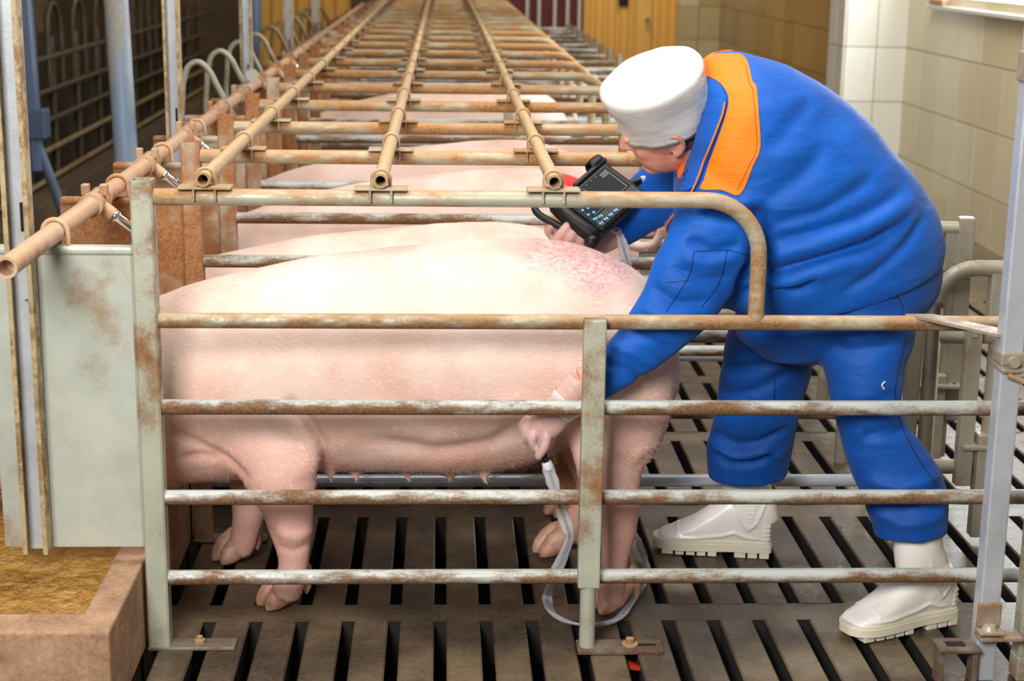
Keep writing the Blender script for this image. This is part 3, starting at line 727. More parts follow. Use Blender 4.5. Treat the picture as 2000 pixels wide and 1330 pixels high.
tl = MB().tube([tuple(p) for p in catmull([(.535, YS, .715), (.562, YS, .715), (.575, YS-.01, .69), (.574, YS-.02, .665), (.568, YS-.02, .645)], 6)], [.014]*6+[.011]*6+[.009]*6+[.006]*7, 10).build('tail', M['skin'], sow)
# bristles: nobody could count them
def bristles(me_obj, count, seed):
    rnd = random.Random(seed); me2 = me_obj.data; nv = len(me2.vertices); vs = []; fs = []
    for i in range(count):
        vt = me2.vertices[rnd.randrange(nv)]; p = vt.co; nn = vt.normal
        if p.x < -.80: continue
        dirn = Vector((.75, 0, -.45)) if p.z > .35 else Vector((.35, 0, -.9))
        dirn += Vector((rnd.gauss(0, .22), rnd.gauss(0, .22), rnd.gauss(0, .22)))
        tdir = (dirn-nn*dirn.dot(nn)).normalized()*.93+nn*rnd.uniform(.12, .40)
        L = rnd.uniform(.012, .028) if p.z > .3 else rnd.uniform(.006, .013)
        w_ = tdir.cross(nn).normalized()*.00026
        q = p-nn*.001; mid = q+tdir*L*.55; tip = q+tdir*L-nn*L*.12; b0 = len(vs)
        vs += [q-w_, q+w_, mid+w_*.8, mid-w_*.8, tip]; fs += [(b0, b0+1, b0+2, b0+3), (b0+3, b0+2, b0+4)]
    mm = bpy.data.meshes.new('bristles'); mm.from_pydata(vs, [], fs); mm.update(); mm.materials.append(M['bristle'])
    o = bpy.data.objects.new('bristles', mm); COL.objects.link(o); o.parent = sow; o['kind'] = 'stuff'; return o
br = bristles(body, 30000, 3)
# the other sows of the row
def other(k, dx, sz, sy, mat, label, curl=False, sx=1.):
    c = copy_tree(sow); c['label'] = label; c.location = (dx, k*S+YS-.005, 0); c.scale = (sx, sy, sz)
    for ch in list(c.children):
        if ch.name.startswith('bristles') and k > 1: bpy.data.objects.remove(ch); continue
        if ch.name.startswith('body'): ch.material_slots[0].material = M[mat]
        if ch.name.startswith('tail') and curl: bpy.data.objects.remove(ch)
    if curl:
        P0 = c.location; cx, cz = .600, .765
        pts = [(.535, -.01, .735), (.56, -.02, .728), (.60, -.035, .722), (.635, -.05, .735), (.650, -.055, .775), (.640, -.05, .815), (.618, -.045, .825)]
        tt = MB().tube([tuple(p) for p in catmull([(a/1, b, q/sz) for a, b, q in pts], 6)], [.019-.00032*i for i in range(37)], 12)
        o = tt.build('tail', M['skin'], None); o.parent = c
        tf = MB(); rr = random.Random(5)
        for i in range(260):
            q = Vector(tt.v[rr.randrange(150, len(tt.v)-24)]); d_ = Vector((rr.uniform(.1, 1), rr.uniform(-.6, .6), rr.uniform(-1, .7))).normalized()*rr.uniform(.010, .022); w_ = d_.cross(Vector((0, 1, 0))).normalized()*.0005
            tf.add([q-w_, q+w_, q+d_], [(0, 1, 2)])
        o = tf.build('tail_bristles', M['bristle'], None, 'stuff'); o.parent = c
    return c
other(1, -.06, .915, 1., 'skin', 'pink sow with a curled tail in the stall behind the one being scanned', True)
other(2, .06, .985, 1., 'skin_red', 'pink sow with a red paint mark on its rump, beyond the curled-tail sow')
other(3, .05, 1.0, .98, 'skin_pink', 'pink sow with rosy paint on its rump, in the stall past the red-marked sow')
other(5, .98, .92, .95, 'skin', 'pink sow standing back in its stall with its pointed ears showing between rails', False, .85)
other(7, .1, .98, .95, 'skin', 'pink sow glimpsed far down the row under the rusty top rails')
# ================================================================= the worker
def px(r): return atY(*r)                                   # (px, py, Y)
def chain(rows, sc=1.):
    """rows: px, py, Y, half width in photo pixels, half depth along y"""
    out = []
    for r in rows:
        p = atY(r[0], r[1], r[2]); out.append((p.x, p.y, p.z, r[3]*(r[2]+CD)/FPX*sc, r[4]*sc))
    return out
def cloth(name, a, b, sheen=.3):
    t = NT(name); n = t.noise(t.pos(obj=True), 9, 4, .5); w = t.noise(t.pos((1, 1, 1), obj=True), 900, 2, .5)
    t.col(t.mix(t.g(n, .3, .7), lin(a), lin(b))); t.rough(.62); t.b.inputs['Sheen Weight'].default_value = sheen
    t.b.inputs['Sheen Roughness'].default_value = .5; t.b.inputs['Specular IOR Level'].default_value = .3
    wr = t.noise(t.pos((9, 6, 22), rot=(0, .55, 0), obj=True), 1.2, 3, .5, .4)
    t.bump(wr, .45, .012); t.bump(w, .12, .0006); return t.m
M['blue_cloth'] = cloth('blue_cloth_m', '004EA8', '025AB8', .06); M['blue_trs'] = cloth('blue_trouser_m', '004496', '0150A8', .06)
M['orange'] = cloth('orange_cloth_m', 'FA7200', 'FF7E06', .06); M['cap'] = cloth('cap_cloth_m', 'BDBDB9', 'C8C8C4', .1)
t = M['cap'].node_tree.nodes
t = NT('skin_human_m'); n = t.noise(t.pos(obj=True), 14, 4, .6); t.col(t.ramp(n, [(.3, lin('C67F6C')), (.6, lin('DBA08B'))])); t.rough(.5)
t.b.inputs['Subsurface Weight'].default_value = .15; t.b.inputs['Subsurface Radius'].default_value = (.012, .004, .002); t.b.inputs['Subsurface Scale'].default_value = .5; M['human'] = t.m
t = NT('white_rubber_m'); n = t.noise(t.pos(obj=True), 12, 3); t.col(t.mix(n, lin('F3F1EB'), lin('EAE7DE'))); t.rough(.28); t.b.inputs['Specular IOR Level'].default_value = .55; M['rubber'] = t.m
t = NT('sole_rubber_m'); t.col(lin('DDD6C2')); t.rough(.5); M['sole'] = t.m
t = NT('hair_m'); t.col(lin('5A4638')); t.rough(.7); M['hair'] = t.m
t = NT('black_plastic_m'); t.col((.009, .009, .010, 1)); t.rough(.42); t.b.inputs['Specular IOR Level'].default_value = .3; M['black'] = t.m
t = NT('black_leather_m'); t.col((.009, .008, .008, 1)); t.rough(.45); t.b.inputs['Specular IOR Level'].default_value = .3; t.bump(t.noise(t.pos((1, 1, 1), obj=True), 160, 3), .4, .002); M['leather'] = t.m
t = NT('screen_m'); t.col((.005, .006, .007, 1)); t.rough(.5); t.b.inputs['Specular IOR Level'].default_value = .12; M['screen'] = t.m
t = NT('blue_button_m'); t.col(lin('3E9FD6')); t.rough(.4); M['button'] = t.m
def clear(name, tint, alpha, rough=.15, crinkle=60):
    t = NT(name); t.b.inputs['Base Color'].default_value = lin(tint); t.rough(rough); t.b.inputs['Alpha'].default_value = alpha
    t.b.inputs['Specular IOR Level'].default_value = .9; t.bump(t.noise(t.pos((1, 1, 1), obj=True), crinkle, 4, .6, .6), .8, .004); return t.m
M['glove'] = clear('glove_film_m', 'F4EEEC', .30); M['sheath'] = clear('sheath_film_m', 'E8EDF2', .42, .12, 90)

man = empty('person', (1.02, .30, 0), 'person in blue and orange work suit, white cap and white boots, bending over the sow', 'person')
YM = .31
# ---- head frame
HC = atY(1302, 240, .27)
hu = Vector((-.40, -.43, .80)).normalized(); hf = Vector((-.66, .46, -.58)); hf = (hf-hu*hf.dot(hu)).normalized(); hs = hu.cross(hf).normalized()
if hs.y > 0: hs = -hs
def H(f, l, u): return HC + hf*f + hs*l + hu*u
def ell(mb, c, rf, rl, ru, ax=None, n=12, seg=20):
    a, b, c3 = ax or (hf, hs, hu); c = Vector(c); secs = []
    for i in range(1, n):
        th = math.pi*i/n-math.pi/2
        secs.append([c + c3*(math.sin(th)*ru) + a*(math.cos(2*math.pi*k/seg)*math.cos(th)*rf) + b*(math.sin(2*math.pi*k/seg)*math.cos(th)*rl) for k in range(seg)])
    return loft(mb, secs, seg)
def head_solid(m):
    ell(m, H(-.005, 0, .015), .098, .078, .095); ell(m, H(.026, 0, -.045), .070, .063, .078); ell(m, H(.062, 0, -.098), .030, .030, .026)
    ell(m, H(-.01, .0, -.055), .060, .062, .05)
    m.tube([H(.088, 0, .012), H(.104, 0, -.012), H(.112, 0, -.032), H(.098, 0, -.042)], [.008, .0105, .013, .009], 12)
    for s_ in (-1, 1):
        ell(m, H(.098, s_*.010, -.034), .009, .007, .007); ell(m, H(.084, s_*.034, .018), .014, .026, .009); ell(m, H(.052, s_*.036, -.030), .030, .024, .030)
        e0 = [H(-.012, s_*.074, -.002), H(-.020, s_*.086, .020), H(-.034, s_*.090, .020), H(-.042, s_*.088, .002), H(-.036, s_*.083, -.018), H(-.020, s_*.078, -.034), H(-.010, s_*.075, -.030)]
        m.tube([tuple(p) for p in catmull(e0, 4)], .0062, 10); ell(m, H(-.024, s_*.077, -.004), .016, .006, .022); ell(m, H(-.014, s_*.077, -.034), .008, .006, .009)
    ell(m, H(.088, 0, -.066), .010, .024, .006); ell(m, H(.085, 0, -.076), .010, .021, .006)
    nb = atY(1420, 262, YM); m.tube([H(-.02, 0, -.03), H(-.045, 0, -.085), tuple(nb)], [.064, .060, .075], 20)
# ---- hands
def finger(m, pts, r0, r1, infl=0.):
    c = catmull(pts, 4); n = len(c)
    m.tube([tuple(p) for p in c], [r0+(r1-r0)*i/(n-1)+infl for i in range(n)], 12)
    ell(m, c[-1], r1+infl, r1+infl, r1+infl, (Vector((1, 0, 0)), Vector((0, 1, 0)), Vector((0, 0, 1))), 8, 12)
def hand_near(m, infl=0.):                 # his left hand on the probe, between rails and sow
    P = lambda a, b, y: tuple(atY(a, b, y))
    limb(m, [r[:3]+(r[3]+infl, r[4]+infl) for r in chain([(1135, 745, .070, 29, .026), (1105, 782, .072, 28, .024), (1083, 808, .074, 34, .021), (1062, 832, .078, 34, .020), (1050, 845, .080, 26, .016)])], 4, 20)
    finger(m, [P(1068, 840, .068), P(1066, 862, .062), P(1060, 878, .060), P(1052, 890, .064)], .0115, .0085, infl)
    finger(m, [P(1050, 838, .074), P(1040, 856, .070), P(1043, 872, .078), P(1052, 876, .092)], .0112, .0085, infl)
    finger(m, [P(1042, 826, .084), P(1028, 840, .082), P(1026, 856, .090), P(1036, 864, .102)], .0108, .0080, infl)
    finger(m, [P(1036, 816, .094), P(1022, 828, .094), P(1020, 842, .102), P(1030, 850, .112)], .0098, .0075, infl)
    finger(m, [P(1085, 815, .094), P(1078, 845, .102), P(1068, 866, .106), P(1060, 876, .106)], .0130, .0095, infl)
def hand_far(m, infl=0.):                  # his right hand round the grip of the scanner
    P = lambda a, b, y: tuple(atY(a, b, y+.068))
    limb(m, [r[:3]+(r[3]+infl, r[4]+infl) for r in chain([(1200, 458, .565, 27, .026), (1172, 470, .55, 28, .024), (1145, 474, .53, 32, .018), (1118, 470, .505, 30, .016), (1098, 464, .488, 19, .013)])], 4, 20)
    finger(m, [P(1086, 480, .412), P(1087, 470, .385), P(1100, 452, .370), P(1115, 433, .372)], .0132, .0102, infl)
    finger(m, [P(1106, 488, .414), P(1105, 480, .385), P(1116, 462, .368), P(1128, 442, .370)], .0134, .0102, infl)
    finger(m, [P(1126, 494, .418), P(1127, 486, .388), P(1136, 470, .368), P(1143, 452, .368)], .0130, .0100, infl)
    finger(m, [P(1152, 496, .424), P(1153, 490, .395), P(1159, 476, .376), P(1164, 463, .374)], .0116, .0092, infl)
    finger(m, [P(1098, 474, .435), P(1080, 462, .420), P(1071, 450, .405), P(1078, 441, .392)], .0128, .0095, infl)
# ---- one continuous body
m = MB(); head_solid(m)
tor = [(1400, 250, YM, 80, .11), (1460, 270, YM, 105, .17), (1560, 350, YM, 120, .18), (1630, 440, YM, 120, .175), (1680, 540, YM, 110, .17), (1690, 610, YM, 80, .14)]
limb(m, chain(tor), 4, 28)
AL = [(1440, 330, .17, 52, .050), (1395, 430, .13, 44, .038), (1335, 560, .100, 38, .030), (1275, 645, .085, 34, .028), (1200, 712, .075, 28, .026), (1135, 745, .070, 29, .026)]
AR = [(1425, 300, .46, 50, .050), (1345, 345, .52, 42, .040), (1275, 392, .585, 32, .028), (1235, 432, .585, 27, .026), (1200, 458, .57, 26, .026)]
LL = [(1680, 600, .20, 85, .09), (1688, 700, .165, 62, .065), (1695, 810, .13, 50, .052), (1735, 920, .11, 40, .042), (1775, 1010, .10, 30, .034)]
LR = [(1640, 600, .42, 85, .09), (1520, 690, .46, 66, .065), (1480, 800, .50, 52, .052), (1460, 880, .53, 36, .038)]
BN = (atZ(1862, 1225)+Vector((0, .052, 0)), atZ(1662, 1262)+Vector((0, .042, 0)), .100); BF = (atZ(1502, 1082), atZ(1280, 1070), .066)
for c, (h_, t_, sx_) in ((LL, BN), (LR, BF)):
    dd = (t_-h_).normalized(); a_ = h_+dd*sx_; c2 = chain(c)
    c2 += [(a_.x, a_.y, .24, .034, .034), (a_.x, a_.y, .12, .032, .032), (a_.x+dd.x*.03, a_.y+dd.y*.03, .07, .03, .03), (a_.x+dd.x*.10, a_.y+dd.y*.10, .055, .022, .028)]
    limb(m, c2, 4, 20)
for c in (AL, AR): limb(m, chain(c), 4, 20)
hand_near(m); hand_far(m)
bme = remesh(m, .0042, 5, .5)
finish(bme, 'body', M['human'], man)
for s_ in (-1, 1):
    ell(MB(), H(.080, s_*.033, .0), .010, .012, .008).build('eye', M['eye'], man)
for nm, fn in (('glove', hand_near), ('glove', hand_far)):
    g = MB(); fn(g, .0018); go = finish(remesh(g, .0038, 3, .5), nm, M['glove'], man)
# flared film cuff of the near glove
cc = atY(1098, 800, .072)
axd = (atY(1135, 745, .07)-atY(1083, 808, .074)).normalized()
ru_ = axd.cross(Vector((0, 1, 0))).normalized()
g = MB()
for i in range(4):
    pass
ringp = []
for i, (tt, rr) in enumerate(((-.012, .031), (.0, .033), (.012, .038), (.022, .043), (.027, .041))):
    ringp.append([cc+axd*tt + ru_*(math.cos(2*math.pi*k/28)*rr*(1+.06*math.sin(k*2.3+i))) + Vector((0, 1, 0))*(math.sin(2*math.pi*k/28)*rr*.80) for k in range(28)])
g.add([p for r_ in ringp for p in r_], [(i*28+k, i*28+(k+1) % 28, (i+1)*28+(k+1) % 28, (i+1)*28+k) for i in range(4) for k in range(28)])
g.build('glove_cuff', clear('glove_cuff_m', 'F6F4F2', .6), man)
# hair at the nape
h = MB(); ell(h, H(-.020, 0, -.005), .092, .0745, .075); finish(remesh(h, .006, 3), 'hair', M['hair'], man)

# ---- jacket
def sec_ring(A, B, Yc, w, e=2.15, seg=56, fl=0.):
    a = atY(*A, Yc); b = atY(*B, Yc); c = (a+b)/2; r = (a-b)/2; out = []
    for k in range(seg):
        an = 2*math.pi*k/seg; cs, sn = math.cos(an), math.sin(an)
        out.append(c + r*math.copysign(abs(cs)**(2/e), cs) + Vector((0, 1, 0))*(w*math.copysign(abs(sn)**(2/e), sn)*(1-fl*max(0, cs))))
    return out
def lerp_rings(rings, n=4):
    arr = [np.array([list(p) for p in r]).ravel() for r in rings]; c = catmull(arr, n)
    return [[Vector(q) for q in a.reshape(-1, 3)] for a in c]
JR = [((1372, 150), (1330, 322), .31, .105), ((1392, 112), (1322, 350), .31, .165), ((1455, 104), (1322, 415), .31, .222), ((1560, 139), (1325, 480), .31, .245), ((1660, 206), (1350, 545), .31, .250),
      ((1748, 298), (1392, 585), .31, .250), ((1808, 380), (1420, 600), .31, .246), ((1836, 455), (1440, 612), .31, .236), ((1838, 500), (1450, 622), .31, .228)]
def sleeve(m, rows): limb(m, chain(rows), 5, 28)
SL = [(1470, 300, .19, 92, .085), (1432, 385, .152, 100, .080), (1388, 480, .120, 94, .068), (1335, 575, .098, 82, .056), (1280, 645, .084, 66, .048), (1220, 702, .077, 52, .042), (1172, 738, .074, 43, .038), (1148, 755, .073, 40, .036)]
SR = [(1440, 270, .44, 92, .085), (1385, 320, .50, 84, .075), (1315, 362, .56, 72, .055), (1262, 398, .588, 60, .040), (1225, 434, .588, 46, .038), (1200, 454, .575, 38, .036)]
m = MB(); loft(m, lerp_rings([sec_ring(*r) for r in JR], 4), 56); sleeve(m, SL); sleeve(m, SR)
jme = remesh(m, .0065, 9, .5)
nearj = lambda v, n: np.clip((.26-v[:, 1])/.08, 0, 1)*np.clip(-n[:, 1]*2+.6, 0, 1)
allj = lambda v, n: np.clip((.45-v[:, 1])/.1, 0, 1)
G = lambda Yv, *pts: [xz(a, b, Yv) for a, b in pts]
JF = [  # creases running from the hip and belly towards the armpit, sleeve folds
    (G(.07, (1475, 560), (1530, 530), (1600, 505), (1690, 478), (1790, 430)), -.020, .016), (G(.07, (1480, 590), (1560, 548), (1640, 515), (1720, 500)), .014, .020),
    (G(.07, (1490, 480), (1580, 455), (1680, 425), (1800, 375)), -.014, .016), (G(.07, (1480, 510), (1580, 480), (1690, 450), (1810, 400)), .010, .018),
    (G(.07, (1500, 440), (1600, 410), (1720, 350)), -.010, .014), (G(.08, (1485, 395), (1560, 345), (1620, 280)), -.008, .020), (G(.09, (1490, 300), (1550, 240), (1600, 200)), -.006, .02),
    (G(.07, (1445, 600), (1500, 578), (1560, 570), (1600, 545)), -.016, .012), (G(.07, (1640, 575), (1700, 540), (1780, 480), (1830, 430)), -.012, .012),
    (G(.07, (1470, 400), (1490, 450), (1485, 520), (1450, 580)), -.030, .020),
    (G(.06, (1340, 470), (1390, 490), (1450, 480)), -.012, .012), (G(.06, (1330, 500), (1380, 515), (1440, 505)), .008, .012), (G(.06, (1310, 520), (1370, 545), (1430, 540)), -.010, .011),
    (G(.05, (1270, 560), (1320, 590), (1390, 590)), -.011, .012), (G(.05, (1250, 600), (1300, 620), (1350, 640)), .008, .012), (G(.05, (1225, 640), (1270, 660), (1320, 690)), -.010, .010),
    (G(.05, (1190, 670), (1240, 690), (1290, 720)), .007, .010), (G(.05, (1180, 705), (1220, 720), (1260, 750)), -.008, .009), (G(.06, (1360, 420), (1420, 430), (1470, 420)), -.009, .012),
    (G(.06, (1380, 385), (1430, 400), (1475, 390)), .007, .014)]
folds(jme, JF, nearj)
v, n = get_np(jme); dz = np.array([noise.noise(Vector((q[0]*5+q[2]*4, q[1]*7, q[2]*16-q[0]*6))) for q in v])*.0065
set_np(jme, v+n*dz[:, None])
jb = BVHTree.FromPolygons([tuple(q.co) for q in jme.vertices], [tuple(p.vertices) for p in jme.polygons])
jk = finish(jme, 'jacket', M['blue_cloth'], man)

from mathutils.geometry import delaunay_2d_cdt
def hit(bv, a, b):
    d = _dir(a, b).normalized(); r = bv.ray_cast(CAMLOC, d)
    return r if r[0] is not None else None
def patch(name, bv, poly, mat, parent, off=.003, step=5, mirror=None, thick=.0025):
    """a sewn-on piece of cloth: outline laid on the garment's surface and given thickness"""
    pts = [Vector(p) for p in poly]; n = len(pts)
    dens = []
    for i in range(n):
        a, b = pts[i], pts[(i+1) % n]; k = max(1, int((b-a).length/step)); dens += [a+(b-a)*(j/k) for j in range(k)]
    nb = len(dens); xs = [p.x for p in dens]; ys = [p.y for p in dens]; inner = []
    y = min(ys)
    while y < max(ys):
        x = min(xs)
        while x < max(xs): inner.append(Vector((x+.37, y+.21))); x += step
        y += step
    vs, _, fs, *_r2 = delaunay_2d_cdt([p.to_2d() for p in dens+inner], [(i, (i+1) % nb) for i in range(nb)], [], 1, 1e-4)
    top = []; ok = []
    for p in vs:
        h = hit(bv, p.x, p.y)
        if h is None: ok.append(False); top.append((Vector(), Vector())); continue
        ok.append(True); top.append((h[0], h[1]))
    mb = MB(); vv = []; fo = [tuple(f) for f in fs if all(ok[i] for i in f)]
    # drop triangles that jump across a silhouette
    fo = [f for f in fo if max((top[f[i]][0]-top[f[i-1]][0]).length for i in range(3)) < .05]
    def emit(pt):
        N = len(pt); out = [p+q*off for p, q in pt]+[p-q*thick for p, q in pt]
        edges = {}
        for f in fo:
            for i in range(3): e_ = (f[i], f[(i+1) % 3]); edges[tuple(sorted(e_))] = edges.get(tuple(sorted(e_)), 0)+1
        mb.add(out, fo+[tuple(i+N for i in f[::-1]) for f in fo]); mb.add(out, [(a, b, b+N, a+N) for (a, b), c_ in edges.items() if c_ == 1])
    emit(top)
    o = mb.build(name, mat, parent)
    if mirror is not None:
        mt = []
        for (p, q) in top:
            r = bv.find_nearest(Vector((p.x, 2*mirror-p.y, p.z)))
            mt.append((r[0], r[1]))
        mb = MB(); emit_top = mt; emit(mt); mb.build(name, mat, parent)
    return o
def seam(name, bv, line, mat, parent, r=.0016, off=.003, n=10):
    pts = []
    for q in catmull([(a, b, 0) for a, b in line], n):
        h = hit(bv, q[0], q[1])
        if h: pts.append(h[0]+h[1]*off)
    if len(pts) > 2: return MB().tube(pts, r, 6).build(name, mat, parent)
yoke = [(1353, 122), (1372, 113), (1400, 108), (1430, 107), (1448, 109), (1461, 126), (1469, 160), (1477, 172), (1482, 230), (1484, 290), (1470, 325), (1445, 380), (1410, 372), (1370, 370), (1376, 352), (1386, 320), (1405, 268), (1420, 222), (1424, 192), (1412, 168), (1390, 152), (1366, 144)]
sm = lambda pl, n=4: [(q[0], q[1]) for q in catmull([(a, b, 0) for a, b in pl+pl[:1]], n)[:-1]]
patch('yoke', jb, sm(yoke), M['orange'], jk, .0035, 5, YM)
seam('yoke_stitch', jb, [(1456, 130), (1463, 165), (1470, 180), (1475, 235), (1477, 290), (1464, 322), (1440, 372)], M['leather'], jk, .0005, .0042)
# collar: a raised fold of cloth around the neck
col_o = [(1366, 148), (1390, 154), (1410, 170), (1421, 193), (1417, 222), (1402, 266), (1384, 312), (1366, 358), (1352, 372), (1336, 372), (1345, 330), (1362, 285), (1372, 240), (1374, 205), (1370, 180)]
patch('collar', jb, sm(col_o), M['blue_cloth'], jk, .010, 5, None, .004)
seam('collar_piping', jb, [(1420, 205), (1415, 230), (1400, 270), (1382, 315), (1362, 365), (1352, 385)], M['orange'], jk, .0022, .011)
patch('lapel', jb, [(1322, 318), (1338, 312), (1342, 330), (1330, 350)], M['orange'], jk, .006, 4)
# patch pocket and stitching on the sleeve, hem at the back
for ln in ([(1355, 490), (1345, 540), (1300, 610)], [(1357, 492), (1410, 488), (1462, 498)], [(1420, 490), (1405, 550), (1370, 600)], [(1302, 552), (1345, 548)]):
    seam('stitching', jb, ln, M['leather'], jk, .0006, .0018)
cuffm = [(1125, 735), (1140, 728), (1178, 770), (1165, 778), (1150, 772), (1135, 755)]
# front flap with orange piping hanging below the chest
fp0 = [atY(1300, 440, .33), atY(1335, 395, .33), atY(1345, 470, .33), atY(1325, 490, .33), atY(1310, 480, .33)]
fl_ = MB(); fl_.prism([(p.x, p.z) for p in fp0], .30, .36, 'y'); fl_.build('front_flap', M['blue_cloth'], jk)
MB().tube([tuple(p) for p in catmull([tuple(atY(a, b, .298)) for a, b in ((1334, 398), (1301, 440), (1304, 465), (1312, 481), (1326, 491))], 5)], .0022, 8).build('flap_piping', M['orange'], jk)

# ---- trousers
m = MB()
TR = [((1822, 440), (1470, 585), .31, .215), ((1832, 520), (1455, 625), .31, .215), ((1815, 580), (1440, 660), .31, .205), ((1760, 650), (1520, 700), .31, .13)]
loft(m, lerp_rings([sec_ring(*r) for r in TR], 4), 56)
TL = [(1668, 560, .215, 118, .125), (1690, 640, .185, 104, .105), (1690, 720, .155, 84, .088), (1694, 800, .130, 69, .076), (1712, 860, .120, 72, .072), (1745, 920, .108, 80, .070), (1768, 970, .098, 86, .070), (1777, 1010, .093, 80, .068), (1778, 1044, .091, 74, .067)]
TRR = [(1600, 560, .41, 110, .115), (1525, 640, .44, 96, .105), (1495, 720, .465, 90, .092), (1480, 800, .490, 85, .084), (1466, 860, .510, 86, .080), (1460, 900, .525, 87, .080), (1460, 928, .53, 80, .078)]
limb(m, chain(TL), 5, 30); limb(m, chain(TRR), 5, 30)
tme = remesh(m, .0065, 9, .5)
TF = [(G(.07, (1600, 660), (1660, 690), (1760, 670)), -.010, .014), (G(.07, (1680, 850), (1720, 840), (1770, 845)), -.012, .012), (G(.05, (1700, 970), (1760, 985), (1845, 960)), -.014, .012), (G(.05, (1695, 1000), (1760, 1020), (1850, 1000)), .010, .014), (G(.05, (1690, 940), (1750, 950), (1840, 930)), .012, .014),
      (G(.40, (1395, 860), (1440, 880), (1490, 870), (1550, 840)), -.014, .012), (G(.40, (1390, 890), (1450, 905), (1500, 890), (1545, 905)), .012, .014), (G(.40, (1385, 900), (1430, 920), (1480, 915), (1530, 890)), -.012, .010),
      (G(.36, (1420, 740), (1480, 720), (1580, 690)), -.012, .014), (G(.36, (1410, 790), (1480, 770), (1560, 720)), -.010, .014), (G(.36, (1430, 690), (1500, 670), (1580, 650)), .008, .016), (G(.06, (1640, 800), (1700, 790), (1755, 770)), -.006, .012),
      (G(.05, (1655, 620), (1720, 640), (1775, 640)), .006, .014)]
folds(tme, TF, lambda v, n: np.clip(-n[:, 1]*2+.5, 0, 1))
v, n = get_np(tme); dz = np.array([noise.noise(Vector((q[0]*6, q[1]*7, q[2]*14))) for q in v])*.006
set_np(tme, v+n*dz[:, None])
tb = BVHTree.FromPolygons([tuple(q.co) for q in tme.vertices], [tuple(p.vertices) for p in tme.polygons])
tro = finish(tme, 'trousers', M['blue_trs'], man)
for ln in ([(1770, 660), (1755, 720), (1748, 770), (1760, 830), (1790, 890), (1830, 950)], [(1514, 740), (1512, 800), (1512, 770)], [(1742, 560), (1762, 600), (1758, 640)]):
    seam('side_seam', tb, ln, M['leather'], tro, .0007, .0012)
o = seam('knee_tag', tb, [(1728, 745), (1722, 752), (1726, 760)], M['white'], tro, .002, .002)

# ---- boots (built along local +x = toe, then turned to their foot)
def make_boot(heel, toe, shaft_top, top_shift, sx=.066):
    heel = Vector((heel.x, heel.y, 0)); toe = Vector((toe.x, toe.y, 0)); d = (toe-heel); L = d.length; ang = math.atan2(d.y, d.x)
    b = bpy.data.objects.new('boot', None); COL.objects.link(b); b.parent = man
    k = L/.285
    up = MB()
    st = [(.285, .034, .036, .030), (.270, .044, .052, .040), (.235, .047, .070, .047), (.19, .049, .095, .048), (.145, .049, .130, .046), (.105, .047, .165, .044), (.06, .044, .17, .044), (.02, .042, .155, .041), (.003, .040, .12, .034)]
    secs = []
    for x, zb, zt, w in st:
        zb = .022; c = (zb+zt)/2; hgt = (zt-zb)/2
        secs.append([Vector((x*k, w*math.copysign(abs(math.cos(a))**.85, math.cos(a)), c+hgt*math.copysign(abs(math.sin(a))**.8, math.sin(a)))) for a in [2*math.pi*i/32 for i in range(32)]])
    loft(up, secs, 32)
    sh = [(sx*k*.72, 0, .085, .070, .046), (sx*k*.84, 0, .14, .066, .046), (sx*k, 0, .19, .060, .047), (sx*k+top_shift*.5, 0, .24, .060, .048), (sx*k+top_shift, 0, shaft_top, .062, .049)]
    limb(up, sh, 4, 28)
    u = remesh(up, .0036, 8, .5)
    folds(u, [([(.02*k, .05), (.06*k, .055), (.09*k, .068), (.12*k, .058), (.20*k, .048), (.28*k, .046)], .0045, .0045), ([(.10*k, .18), (.075*k, .10), (.055*k, .078), (.035*k, .10), (.01*k, .17)], .0040, .004)]
          + [([(.05*k-.016*(1-i*.18), .145-i*.011), (.05*k+.022*(1-i*.18), .145-i*.011)], .0035, .003) for i in range(5)] + [([(.0, .05+i*.012), (.02*k, .052+i*.011)], .0045, .004) for i in range(4)] + [([(.23*k, .05), (.232*k, .08)], .002, .003)])
    uo = finish(u, 'upper', M['rubber'], None); uo.parent = b
    # welted sole with a heel block
    def outline(off):
        half = [(0, 0), (.0, .026), (.012, .036), (.05, .040), (.10, .039), (.15, .045), (.20, .050), (.24, .049), (.27, .038), (.287, .016), (.289, 0)]
        c = catmull([(x*k+(off if x > .2 else -off if x < .05 else 0), y+(off if y > .01 else 0), 0) for x, y in half], 4)
        return [(p[0], p[1]) for p in c]+[(p[0], -p[1]) for p in c[::-1][1:-1]]
    so = MB(); so.prism(outline(.004), .016, .034, 'z'); so.prism(outline(.002), .034, .040, 'z')
    s0 = so.build('sole', M['sole'], None); s0.parent = b
    for (x0, x1) in ((.002, .026), (.031, .055), (.060, .088), (.132, .154), (.159, .181), (.186, .208), (.213, .235), (.240, .268)):
        w = .040 if x0 < .1 else .046-.12*max(0, x0-.23)
        q = MB(); q.box((x0*k, -w, .0 if x0 < .11 else .002), (x1*k, w, .018), .002); q = q.build('sole_lug', M['sole'], None); q.parent = s0
    b.location = Vector((heel.x, heel.y, 0))-man.location; b.rotation_euler = (0, 0, ang)
    return b
bn = make_boot(BN[0], BN[1], .285, .0, BN[2])
bf = make_boot(BF[0], BF[1], .330, -.004, BF[2])

